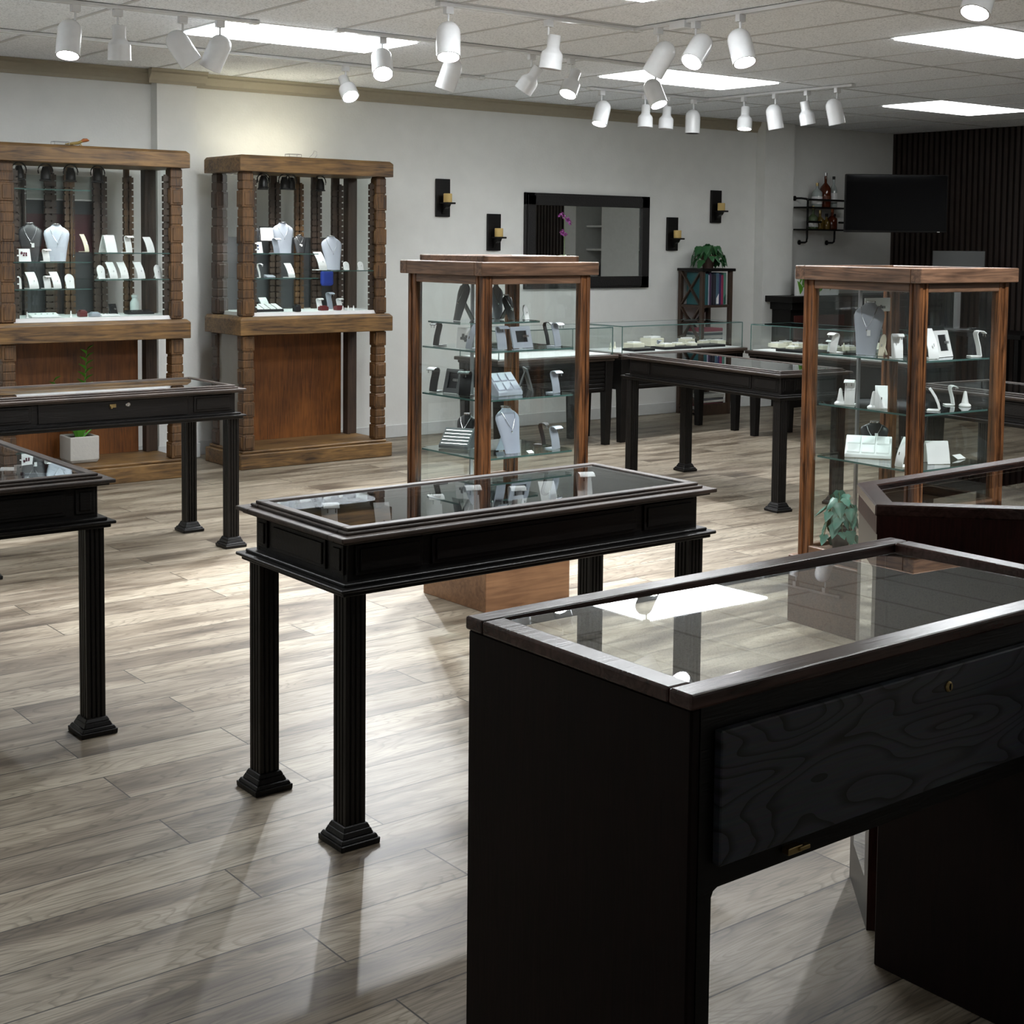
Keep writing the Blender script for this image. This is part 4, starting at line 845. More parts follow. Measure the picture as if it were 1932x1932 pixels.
('tray6', 'cushion_tray', 'tray', 't2c', 4.557, 3.577, 0.678, -55, 0.1765, 0.0802, 'white', 'white cushioned tray with six pads on lowest shelf of the right glass tower'),
('tent', 'folded_stand', 'display stand', 't2c', 4.681, 3.35, 0.678, -30, 0.0898, 0.0837, 'white', 'white folded tent stand on lowest shelf of the right glass tower'),
('tag', 'price_tag', 'tag', 't2c', 4.854, 3.352, 0.678, 0, 0.0506, 0.0485, 'white', 'white small price card on lowest shelf of the right glass tower'),
('ramp', 'pendant_stand', 'display stand', 't2c', 4.489, 3.365, 0.678, -90, 0.0356, 0.1086, 'white', 'white curved pendant stand on lowest shelf of the right glass tower'),
('hook', 'earring_stand', 'display stand', 'mt', 2.043, 3.439, 0.6765, -20, 0.0445, 0.105, 'white', 'white hooked earring stand, in central black table case, leftmost of five'),
('ramp', 'pendant_stand', 'display stand', 'mt', 2.196, 3.404, 0.6765, -20, 0.0449, 0.09, 'white', 'white curved pendant stand, in central black table case, left of two'),
('hook', 'earring_stand', 'display stand', 'mt', 2.359, 3.385, 0.6765, -20, 0.0458, 0.105, 'white', 'white hooked earring stand, in central black table case, second of five from left'),
('hook', 'earring_stand', 'display stand', 'mt', 2.529, 3.437, 0.6765, -20, 0.0479, 0.108, 'white', 'white hooked earring stand, in central black table case, third of five from left'),
('cone', 'ring_cone', 'ring holder', 'mt', 2.628, 3.464, 0.6765, -20, 0.0145, 0.05, 'white', 'white ring cone, in central black table case'),
('hook', 'earring_stand', 'display stand', 'mt', 2.642, 3.365, 0.6765, -20, 0.0475, 0.105, 'white', 'white hooked earring stand, in central black table case, fourth of five from left'),
('ramp', 'pendant_stand', 'display stand', 'mt', 2.776, 3.373, 0.6765, -20, 0.0517, 0.1, 'white', 'white curved pendant stand, in central black table case, right of two'),
('hook', 'earring_stand', 'display stand', 'mt', 2.972, 3.436, 0.6765, -20, 0.0505, 0.108, 'white', 'white hooked earring stand, in central black table case, rightmost of five'),
('hook', 'earring_stand', 'display stand', 'lt', 1.587, 4.707, 0.6765, -30, 0.052, 0.08, 'white', 'white hooked earring stand in black table case at left edge'),
('card', 'display_card', 'card', 'lt', 1.62, 4.659, 0.6765, -10, 0.0609, 0.09, 'white', 'white jewelry card with red stones in black table case at left edge'),
('cone', 'ring_cone', 'ring holder', 'lt', 1.642, 4.529, 0.6765, 0, 0.0232, 0.05, 'white', 'white ring cone in black table case at left edge'),
('frame', 'frame_stand', 'display frame', 'lt', 1.605, 4.52, 0.6765, -30, 0.074, 0.08, 'grey', 'grey open frame in black table case at left edge'),
('tag', 'price_tag', 'tag', 'lt', 1.643, 4.422, 0.6765, 0, 0.0223, 0.03, 'white', 'white small price card in black table case at left edge'),
('tag', 'price_tag', 'tag', 'rr', 6.729, 6.509, 0.6765, -30, 0.0609, 0.05, 'white', 'white small price card in black table case behind the right tower, leftmost of six'),
('tag', 'price_tag', 'tag', 'rr', 6.714, 6.392, 0.6765, -30, 0.0596, 0.05, 'white', 'white small price card in black table case behind the right tower, second of six'),
('tag', 'price_tag', 'tag', 'rr', 6.703, 6.272, 0.6765, -30, 0.0591, 0.05, 'white', 'white small price card in black table case behind the right tower, third of six'),
('tag', 'price_tag', 'tag', 'rr', 6.686, 6.145, 0.6765, -30, 0.0583, 0.05, 'white', 'white small price card in black table case behind the right tower, fourth of six'),
('tag', 'price_tag', 'tag', 'rr', 6.679, 6.054, 0.6765, -30, 0.0576, 0.05, 'white', 'white small price card in black table case behind the right tower, fifth of six'),
('tag', 'price_tag', 'tag', 'rr', 6.658, 5.89, 0.6765, -30, 0.0567, 0.05, 'white', 'white small price card in black table case behind the right tower, rightmost of six'),
('tag', 'price_tag', 'tag', 'rl', 2.395, 6.85, 0.6765, -10, 0.0277, 0.04, 'white', 'white small price card in black table case before the left cabinets, leftmost of five'),
('tag', 'price_tag', 'tag', 'rl', 2.517, 6.852, 0.6765, -10, 0.0279, 0.04, 'white', 'white small price card in black table case before the left cabinets, second of five'),
('tag', 'price_tag', 'tag', 'rl', 2.612, 6.848, 0.6765, -10, 0.0282, 0.04, 'white', 'white small price card in black table case before the left cabinets, third of five'),
('tag', 'price_tag', 'tag', 'rl', 2.761, 6.851, 0.6765, -10, 0.0285, 0.04, 'white', 'white small price card in black table case before the left cabinets, fourth of five'),
('tag', 'price_tag', 'tag', 'rl', 2.807, 6.852, 0.6765, -10, 0.0288, 0.04, 'white', 'white small price card in black table case before the left cabinets, rightmost of five'),
('box', 'jewelry_box', 'box', 'ca', 7.67, 8.3, 0.695, 0, 0.1242, 0.058, 'cream', 'cream jewelry box, in glass box on table below the mirror, leftmost of nine'),
('box', 'jewelry_box', 'box', 'ca', 8.004, 8.45, 0.695, 0, 0.1448, 0.0852, 'cream', 'cream jewelry box, in glass box on table below the mirror, second of nine from left'),
('box', 'jewelry_box', 'box', 'ca', 7.93, 8.22, 0.695, 0, 0.1169, 0.0417, 'cream', 'cream jewelry box, in glass box on table below the mirror, third of nine from left'),
('box', 'jewelry_box', 'box', 'ca', 8.136, 8.3, 0.695, 0, 0.0934, 0.034, 'cream', 'cream jewelry box, in glass box on table below the mirror, fourth of nine from left'),
('box', 'jewelry_box', 'box', 'ca', 8.342, 8.4, 0.695, 0, 0.1037, 0.0648, 'cream', 'cream jewelry box, in glass box on table below the mirror, fifth of nine from left'),
('box', 'jewelry_box', 'box', 'ca', 8.203, 8.2, 0.695, 0, 0.0677, 0.0423, 'cream', 'cream jewelry box, in glass box on table below the mirror, sixth of nine from left'),
('box', 'jewelry_box', 'box', 'ca', 8.486, 8.35, 0.695, 0, 0.0781, 0.039, 'cream', 'cream jewelry box, in glass box on table below the mirror, seventh of nine from left'),
('box', 'jewelry_box', 'box', 'ca', 8.608, 8.3, 0.695, 0, 0.0957, 0.0435, 'cream', 'cream jewelry box, in glass box on table below the mirror, rightmost of nine'),
('cone', 'ring_cone', 'ring holder', 'ca', 8.427, 8.45, 0.695, 0, 0.0261, 0.0392, 'cream', 'cream ring cone, in glass box on table below the mirror, right of two'),
('cone', 'ring_cone', 'ring holder', 'cc', 8.482, 8.45, 0.695, 0, 0.0262, 0.0436, 'cream', 'cream ring cone, in glass box on table behind the middle tower, right of two'),
('cone', 'ring_cone', 'ring holder', 'cc', 7.425, 8.3, 0.695, 0, 0.0327, 0.0531, 'cream', 'cream ring cone, in glass box on table behind the middle tower, left of two'),
('cone', 'ring_cone', 'ring holder', 'ca', 7.514, 8.35, 0.695, 0, 0.0288, 0.0535, 'cream', 'cream ring cone, in glass box on table below the mirror, left of two'),
('hook', 'earring_stand', 'display stand', 'ca', 7.889, 8.25, 0.695, 0, 0.0334, 0.0584, 'grey', 'grey hooked earring stand, in glass box on table below the mirror, left of two'),
('box', 'jewelry_box', 'box', 'ca', 8.714, 8.5, 0.695, 0, 0.0709, 0.0266, 'cream', 'cream jewelry box, in glass box on table below the mirror, eighth of nine from left'),
('hook', 'earring_stand', 'display stand', 'ca', 8.306, 8.45, 0.695, 0, 0.0433, 0.0476, 'grey', 'grey hooked earring stand, in glass box on table below the mirror, right of two'),
('box', 'jewelry_box', 'box', 'cb', 8.75, 7.79, 0.695, -90, 0.1101, 0.0466, 'cream', 'cream jewelry box, in glass box on table near the right column, leftmost of eight'),
('box', 'jewelry_box', 'box', 'cb', 8.9, 7.834, 0.695, -90, 0.1113, 0.0514, 'cream', 'cream jewelry box, in glass box on table near the right column, second of eight'),
('box', 'jewelry_box', 'box', 'cb', 8.85, 7.663, 0.695, -90, 0.1013, 0.0506, 'cream', 'cream jewelry box, in glass box on table near the right column, fourth of eight'),
('box', 'jewelry_box', 'box', 'cb', 8.65, 7.532, 0.695, -90, 0.091, 0.0372, 'cream', 'cream jewelry box, in glass box on table near the right column, third of eight'),
('box', 'jewelry_box', 'box', 'cb', 8.7, 7.399, 0.695, -90, 0.0904, 0.0493, 'cream', 'cream jewelry box, in glass box on table near the right column, fifth of eight'),
('box', 'jewelry_box', 'box', 'cb', 8.85, 7.42, 0.695, -90, 0.1079, 0.0498, 'cream', 'cream jewelry box, in glass box on table near the right column, sixth of eight'),
('box', 'jewelry_box', 'box', 'cb', 8.7, 7.165, 0.695, -90, 0.0809, 0.0647, 'cream', 'cream jewelry box, in glass box on table near the right column, seventh of eight'),
('hook', 'earring_stand', 'display stand', 'cb', 8.62, 7.124, 0.695, -90, 0.0803, 0.1003, 'white', 'white hooked earring stand, in glass box on table near the right column'),
('box', 'jewelry_box', 'box', 'cb', 8.8, 7.119, 0.695, -90, 0.1054, 0.0648, 'cream', 'cream jewelry box, in glass box on table near the right column, rightmost of eight'),
('ramp', 'pendant_stand', 'display stand', 'cb', 8.7, 6.758, 0.695, -90, 0.055, 0.0981, 'cream', 'cream curved pendant stand, in glass box on table near the right column'),
('cone', 'ring_cone', 'ring holder', 'cb', 8.75, 7.119, 0.695, -90, 0.0364, 0.0768, 'cream', 'cream ring cone, in glass box on table near the right column'),
('card', 'display_card', 'card', 'et', 6.455, 4.521, 0.6765, -40, 0.0713, 0.07, 'white', 'white jewelry card in black table case at far right edge'),
('ramp', 'pendant_stand', 'display stand', 'et', 6.592, 4.511, 0.6765, -40, 0.0526, 0.08, 'white', 'white curved pendant stand in black table case at far right edge'),
('tag', 'price_tag', 'tag', 'et', 6.711, 4.292, 0.6765, -40, 0.0526, 0.04, 'white', 'white small price card in black table case at far right edge'),
]
# zz plant in cab1
t=thing('potted_plant','spiky green plant in square pale concrete pot inside the far left cabinet',  'plant',(3.376,8.72,.119))
m=MB(); s_=.185; h_=.165
m.rings([[(-s_/2+.01,-s_/2+.01,0),(s_/2-.01,-s_/2+.01,0),(s_/2-.01,s_/2-.01,0),(-s_/2+.01,s_/2-.01,0)],[(-s_/2,-s_/2,.02),(s_/2,-s_/2,.02),(s_/2,s_/2,.02),(-s_/2,s_/2,.02)],[(-s_/2,-s_/2,h_),(s_/2,-s_/2,h_),(s_/2,s_/2,h_),(-s_/2,s_/2,h_)],[(-s_/2+.012,-s_/2+.012,h_),(s_/2-.012,-s_/2+.012,h_),(s_/2-.012,s_/2-.012,h_),(-s_/2+.012,s_/2-.012,h_)],[(-s_/2+.012,-s_/2+.012,h_-.02),(s_/2-.012,-s_/2+.012,h_-.02),(s_/2-.012,s_/2-.012,h_-.02),(-s_/2+.012,s_/2-.012,h_-.02)]])
m.build('pot','concrete',t,bevel=.008,seg=3)
MB().cbox(0,0,h_-.022,s_-.03,s_-.03,.008).build('soil','soil',t)
random.seed(11); lf=MB(); 
for i in range(10):
    a=2*PI*i/10+.3; r=.03; leaf(lf,(r*math.cos(a)*.6,r*math.sin(a)*.6,h_-.015),(math.cos(a)*.45,math.sin(a)*.45,1),random.uniform(.12,.19),.035,.25)
for sx,sy,hh,n in ((.05,-.01,.53,16),(-.14,.05,.34,8),(.17,0,.12,6)):
    top=Vector((sx,sy,h_+hh)); b0=Vector((sx*.1,sy*.1,h_-.02)); lf.tube([b0,b0.lerp(top,.5)+Vector((sx*.1,0,.01)),top],[.006,.005,.002])
    for k in range(n):
        u=.35+.65*k/(n-1); p=b0.lerp(top,u); sg=1 if k%2 else -1
        leaf(lf,p,(sg*.8,-.2,.75),.075*(1.25-u*.5),.042,.1)
lf.build('foliage','zz',t,smooth=True)
# orchid on the glass box behind the middle tower
t=thing('potted_orchid','tiny purple orchid in orange pot standing on top of the middle glass tower','plant',(3.945,4.715,1.391)); t.scale=(.31,.31,.31)
MB().lathe([(0,0),(.055,0),(.075,.19),(.078,.20),(.065,.20),(0,.19)],16).build('pot',colr('orange_pot',(.35,.10,.03)),t,smooth=True)
st=MB(); st.tube([(0,0,.1),(.01,0,.35),(.015,0,.55),(-.01,-.01,.70),(-.07,-.02,.76)],.004); st.tube([(.012,0,.30),(-.01,-.01,.46),(-.05,-.02,.52)],.003)
lf=MB()
for a in (0,2.1,4.2): leaf(st,(0,0,.2),(math.cos(a),math.sin(a),.4),.16,.05,.5)
st.build('stems','stem',t)
random.seed(4)
for (x,y,z,s) in ((-.10,-.02,.755,.036),(-.06,-.03,.775,.036),(-.02,-.02,.735,.038),(.02,-.03,.70,.036),(.055,-.03,.685,.040),(.09,-.02,.655,.036),(.06,-.01,.72,.03),(-.07,-.02,.52,.036),(-.03,-.03,.505,.038),(-.045,-.03,.545,.032),(.01,-.03,.495,.03)):
    for k in range(5):
        a=2*PI*k/5+random.random(); leaf(lf,(x,y,z),(math.cos(a),-.35,math.sin(a)),s,s*.95,.1)
lf.build('blossom','orchid',t,smooth=True)
# pipe shelf with bottles
t=thing('pipe_shelf','black iron pipe wall shelf with two boards of bottles left of the television','shelf',(10.62,YB,1.52))
def pipe(pts,n='pipe'): MB().tube(pts,.010,8).build(n,'dull',t,smooth=True)
for x in (.10,.50):
    pipe([(x,-.005,.02),(x,-.08,.02),(x,-.095,.03),(x,-.10,.06),(x,-.10,.44 if x<.3 else .30)])
    MB().lathe([(0,0),(.024,0),(.024,.008),(.014,.014),(0,.014)],14,(x,-.002,.02),(0,-1,0)).build('flange','dull',t,smooth=True)
pipe([(.10,-.10,.42),(.09,-.09,.435),(.04,-.07,.44),(.02,-.005,.44)]); MB().lathe([(0,0),(.024,0),(.024,.008),(.014,.014),(0,.014)],14,(.02,-.002,.44),(0,-1,0)).build('flange','dull',t,smooth=True)
for z,nm in ((.135,'lower_board'),(.345,'upper_board')):
    MB().box(-.01,.62,-.19,-.02,z,z+.014).build(nm,'black',t,bevel=.002)
    for y in (-.185,):
        pipe([(.0,y,z+.014),(.0,y,z+.07),(.02,y,z+.08),(.20 if z<.2 else .60,y,z+.08)],'guard_rail')
        pipe([(.62,y,z+.014),(.62,y,z+.07),(.60,y,z+.08),(.46,y,z+.08)],'guard_rail')
def bottle(x,z,prof,lab,mat,cap,capz,label_c=None,lz=None):
    t2=thing('liquor_bottle',lab,'bottle',(10.62+x,YB-.105,1.52+z),0,'bottles on the pipe shelf')
    MB().lathe(prof,18).build('bottle_glass',mat,t2,smooth=True)
    MB().lathe([(0,0),(.014,0),(.015,.03),(0,.032)],12,(0,0,capz)).build('stopper',cap,t2,smooth=True)
    if lz: 
        r=lz[2]; MB().lathe([(r,lz[0]),(r+.0015,lz[0]),(r+.0015,lz[1]),(r,lz[1])],18).build('paper_label',label_c or 'i_white',t2)
def bp(r,h,nk=.012,sh=.6): return [(0,0),(r*.95,0),(r,.006),(r,h*sh),(r*.8,h*(sh+.08)),(nk,h*(sh+.2)),(nk,h),(0,h)]
amber=colr('amber_liquor',(.08,.016,.005),.08); clr=colr('clear_spirit',(.33,.37,.36),.06); gold=colr('gold_liquor',(.16,.10,.02),.1); grn=colr('green_spirit',(.10,.14,.07),.08)
bottle(.225,.36,bp(.050,.20,.012,.68),'clear squat bottle with gold stopper, left on the top board',clr,'brass',.20,None,(.03,.10,.0505))
bottle(.345,.36,bp(.054,.30,.013,.58),'tall dark amber bottle in the middle of the top board',amber,'silver',.30,colr('amber_label',(.12,.03,.01)),(.05,.11,.0545))
bottle(.465,.36,bp(.036,.27,.012,.62),'slim clear bottle with white and teal label, right on the top board',clr,'dull',.27,None,(.05,.14,.0365))
bottle(.175,.15,bp(.048,.19,.013,.55),'pale green bottle with gold round stopper, left on the lower board',grn,'brass',.19,None,(.02,.06,.0485))
bottle(.275,.15,bp(.040,.15,.012,.6),'small yellow-green bottle, second on the lower board',gold,'brass',.15)
bottle(.370,.15,bp(.036,.12,.012,.6),'short golden bottle, third on the lower board',gold,'dull',.12)
bottle(.455,.15,bp(.050,.165,.014,.6),'dark amber squat bottle with orange stopper, right on the lower board',amber,colr('orange_cap',(.4,.12,.05)),.165)
# television facing the shop
t=thing('television','large black wall television with tiny white badge, in front of the slatted corner','television',(10.813,8.249,1.898),R(-37.9))
MB().box(-.464,.464,-.02,.02,-.262,.262).build('bezel','dull',t,bevel=.005)
MB().box(-.455,.455,-.0215,-.0195,-.245,.254).build('screen','screen',t)
MB().box(.375,.40,-.0225,-.020,-.257,-.252).build('badge','i_white',t)
m=MB(); m.box(-.15,.15,.02,.05,-.12,.12); m.beam((0,.05,0),(0,1.25,0),.05,.05); m.build('wall_arm','dull',t)
# black mantel and things on it
t=thing('mantel','black stepped mantel cabinet against the back wall below the television','cabinet',(10.14,9.16,0))
MB().box(0,1.9,-.30,.10,.985,1.042).build('top_board','black',t,bevel=.004); MB().box(.07,1.83,-.24,.10,.915,.985).build('cornice','black',t,bevel=.003)
MB().box(.10,1.80,-.20,.10,0,.915).build('body','blackz',t)
for x in (.14,1.0): MB().box(x,x+.72,-.212,-.20,.10,.86).build('door','red',t,bevel=.004)
p=MB().box(-.30,.30,-.012,.012,0,.25).build('leaf_picture','i_white',loc=(10.67,9.02,1.042)); tag(p,'small picture of green leaves standing on the black mantel','picture')
lf=MB(); random.seed(2)
for i in range(26): leaf(lf,(-.27+.021*i,-.0135,.01+random.uniform(0,.10)),(random.uniform(-.4,.4),-.01,1),.13,.075,0)
lf.build('painted_leaves',colr('painted_green',(.10,.30,.02),.5),p)
t=thing('desk_monitor','silver grey monitor back standing on desk before the slatted wall','monitor',(11.62,8.13,.74),R(-52))
MB().box(-.235,.235,-.012,.012,.40,.735).build('screen_back',colr('grey_plastic',(.10,.105,.105),.4),t,bevel=.004); m=MB(); m.box(-.03,.03,.012,.03,.01,.5); m.box(-.11,.11,-.08,.10,0,.01); m.build('stand','chrome',t)
t=thing('desk','black desk standing in front of the slatted wall','desk',(11.62,8.0,0))
MB().box(-.32,.32,-.75,.65,.70,.74).build('desktop','black',t,bevel=.003)
for x in (-.28,.28):
    for y in (-.70,.60): MB().cbox(x,y,0,.04,.04,.70).build('leg','dull',t)
t=thing('office_chair','black office chair with curved back beside the slatted wall','chair',(9.95,5.95,0),R(-50))
m=MB(); 
pr=[(0,.62),(-.02,.8),(.0,.98),(.03,1.10),(.045,1.15)]; m.strip(pr,.42,.05); m.build('backrest','i_black',t,bevel=.015,seg=2)
MB().box(-.22,.22,-.44,-.02,.44,.50).build('seat','i_black',t,bevel=.02,seg=2)
MB().tube([(0,-.22,.06),(0,-.22,.44)],.025,10).build('column','dull',t); 
for k in range(5):
    a=2*PI*k/5; MB().beam((0,-.22,.07),(.27*math.cos(a),-.22+.27*math.sin(a),.045),.04,.03).build('base_arm','dull',t)
MB().tube([(0,-.05,.45),(0,.02,.5),(0,.03,.65)],.02,8).build('back_bracket','dull',t)
# things on top of the wall cabinets
def wirebox(loc,label):
    m=MB(); a,b,h=.045,.03,.02
    for z in (.002,h):
        for s in (-1,1): m.tube([(-a,s*b,z),(a,s*b,z)],.0015,5); m.tube([(s*a,-b,z),(s*a,b,z)],.0015,5)
    for sx in (-1,1):
        for sy in (-1,1): m.tube([(sx*a,sy*b,.002),(sx*a,sy*b,h)],.0015,5)
    o=m.build('wire_cage','chrome',loc=loc); tag(o,label,'wire cage')
wirebox((3.20,8.52,2.062),'small wire frame lying on top of the far left cabinet'); wirebox((4.80,8.56,2.062),'small wire frame lying on top of the second wall cabinet')
o=MB().tube([(-.03,0,.002),(.0,0,.03),(.01,0,.05),(.03,0,.045),(.03,0,.02),(.015,0,.004)],.0013,5).build('wire_loop','chrome',smooth=True,loc=(4.95,8.56,2.062)); tag(o,'loop of thin wire sticking up from the second wall cabinet','wire')
t=thing('lizard_figurine','small yellow and orange lizard figurine on top of the far left cabinet','figurine',(3.30,8.52,2.062))
MB().tube([(-.07,0,.008),(-.03,0,.012),(.01,0,.018),(.035,0,.03)],[.003,.009,.010,.008],8).build('body',colr('ochre',(.25,.17,.04)),t,smooth=True)
MB().tube([(.03,0,.028),(.045,0,.036),(.065,0,.038),(.078,0,.036)],[.008,.012,.010,.003],8).build('head',colr('orange_brown',(.30,.09,.02)),t,smooth=True)
m=MB(); 
for x in (-.02,.025): m.tube([(x,.0,.012),(x,.018,.004)],.003,5); m.tube([(x,0,.012),(x,-.018,.004)],.003,5)
m.build('legs','candle',t)
# black bag in the niche seen by the mirror
o=MB().lathe([(0,0),(.20,0),(.22,.12),(.18,.3),(.08,.40),(0,.42)],14).build('black_bag','i_black',smooth=True,loc=(XR+.42,4.55,1.0)); tag(o,'black bag in the recess seen only through the mirror','bag')
MB().box(XR+.1,XR+.74,4.31,4.79,.97,1.0).build('trim_8','white',kind='structure')
# ---------------------------------------------------------------- track lighting
def track(pts,label,start=0,conn=()):
    t=thing('light_track',label,'light track',(pts[0][0],pts[0][1],CEIL),0,'white ceiling light tracks')
    ox,oy=pts[0]
    m=MB()
    for (a,b) in zip(pts[:-1],pts[1:]): m.beam((a[0]-ox,a[1]-oy,-.010),(b[0]-ox,b[1]-oy,-.010),.035,.018)
    m.build('rail','lampw',t,bevel=.002)
    for p in pts[1:-1]: MB().cbox(p[0]-ox,p[1]-oy,-.023,.06,.06,.022).build('corner_joint','lampw',t,bevel=.003)
    for x,y,wx,wy in conn: MB().cbox(x-ox,y-oy,-.045,wx,wy,.042).build('power_feed','lampw',t,bevel=.004)
    for k in (0,-1): MB().cbox(pts[k][0]-ox,pts[k][1]-oy,-.022,.045,.045,.021).build('end_cap','lampw',t,bevel=.002)
track([(2.0,6.86),(3.60,6.83)],'white light track nearest the upper left corner of the picture')
track([(.9,8.03),(5.98,8.06)],'longest white light track, running along the crown moulding side')
track([(4.08,6.78),(6.46,6.80)],'white light track crossing below the left ceiling panel')
track([(4.0,5.71),(5.25,5.71),(5.25,4.38)],'L-shaped white light track at top centre of the picture',conn=[(5.25,5.366,.07,.11)])
track([(6.97,8.05),(8.17,8.05),(8.17,6.64)],'L-shaped white light track farthest back near the mirror')
track([(4.84,3.9),(4.84,2.75)],'short white light track above the top right corner of the picture')
HL=['white cylinder track spot, leftmost of the top row','white stepped track spot, second from the left edge','white cylinder track spot tilted right, third from the left edge','white cylinder track spot tilted left, before the long ceiling panel',
'small lit stepped track spot low over the second wall cabinet','lit cylinder track spot at right end of the long ceiling panel','white cylinder track spot hanging just below the large centre spot','unlit stepped track spot tilted left, between centre spots','lit stepped track spot right of the tilted unlit one','lit cylinder track spot tilted right in front of the middle panel',
'large lit cylinder track spot with dark inner ring at top centre','large unlit stepped track spot at top centre','grey-shaded unlit cylinder track spot next to the power feed','large lit cylinder track spot tilted left, middle of the right-hand three','large lit cylinder track spot rightmost of the upper right three',
'lit cylinder track spot at left end of the farthest row','unlit stepped track spot of the farthest row, behind the tilted lit spot','unlit stepped track spot of the farthest row, second from left','unlit cylinder track spot at the corner of the farthest row','lit stepped track spot, fourth from right in the farthest row','unlit cylinder track spot tilted, third from right in the farthest row','unlit stepped track spot, second from right in the farthest row','cylinder track spot at right end of the farthest row','track spot cut by the top edge near the upper right corner']
def spot_head(kind,x,y,d,lit,label,power=1,off=0):
    t=thing('track_spotlight',label,'spotlight',(x,y,CEIL-.019),0,'white track spotlights')
    d=Vector(d).normalized()
    MB().cbox(0,0,-.035,.045,.03,.036).build('adapter','lampw',t,bevel=.002)
    k=Vector((0,0,-.075)); MB().tube([(0,0,-.03),k],.006,8).build('stem','lampw',t,smooth=True)
    if kind=='c':
        L=.185; r=.058; o=k-d*.012-Vector((0,0,.0)); o=k+Vector((d.x,d.y,0))*.0-Vector((0,0,.0))
        prof=[(0,.0)]+[(r*math.sin(a),r*(1-math.cos(a))) for a in [PI/2*i/6 for i in range(1,7)]]+[(r,L),(r-.003,L),(r-.004,L-.03),(0,L-.031)]
        mouth=L; inner=r-.006
    else:
        L=.170; o=k; prof=[(0,0),(.031,0),(.033,.004),(.033,.062),(.037,.072),(.052,.088),(.056,.100),(.057,.168),(.058,L),(.055,L),(.053,L-.02),(0,L-.021)]; inner=.050
    o=k+rt*off
    q=Vector((0,0,1)).rotation_difference(d)
    b=MB().lathe(prof,24,o,d).build('housing','lampw',t,smooth=True)
    if kind=='b':
        hl=MB()
        for i in range(6):
            a=PI*i/3; c=o+q@Vector((.018*math.cos(a),.018*math.sin(a),-.0008)); hl.lathe([(0,0),(.003,0),(.003,.0006),(0,.0006)],8,c,d)
        hl.build('vent_holes','dull',b)
    MB().lathe([(inner,L-.03),(inner+.0035,L-.03),(inner+.0035,L+.001),(inner,L+.001)],24,o,d).build('inner_ring','lampin' if kind=='c' else 'lampw',b,smooth=True)
    MB().lathe([(0,L-.027),(inner*.98,L-.027),(inner*.98,L-.020),(0,L-.014)],20,o,d).build('lamp','bulb' if lit else 'off',b,smooth=True)
    if lit:
        ld=bpy.data.lights.new('lamp_beam','SPOT'); ld.energy=SPOT*power; ld.spot_size=R(75); ld.spot_blend=.7; ld.shadow_soft_size=.03; ld.color=(.96,.98,1)
        lo=bpy.data.objects.new('lamp_beam',ld); C.objects.link(lo); lo.parent=t
        lo.rotation_euler=Vector((0,0,-1)).rotation_difference(d).to_euler(); lo.location=o+d*(L+.01)
    return t
for i,(kd,x,y,d,lit) in enumerate(HEADS): spot_head(kd,x,y,d,lit,HL[i],PW.get(i,1),HOFF[i])
track([(2.9,2.35),(4.4,1.75)],'unseen light track added above the picture to carry fill spots')
def aimed(x,y,tx,ty,tz,l,p): spot_head('c',x,y,(tx-x,ty-y,tz-2.5),1,l,p)  # unseen spots and their track, added to brighten towers and central table
aimed(3.05,2.29,3.65,4.65,.9,'added unseen fill spot above the picture aimed at the middle tower',PW[24])
aimed(3.55,2.09,2.6,3.25,.7,'added unseen fill spot above the picture aimed at the central table',.3)
aimed(4.2,1.83,4.62,3.35,.8,'added unseen fill spot above the picture aimed at the right tower',PW[25])
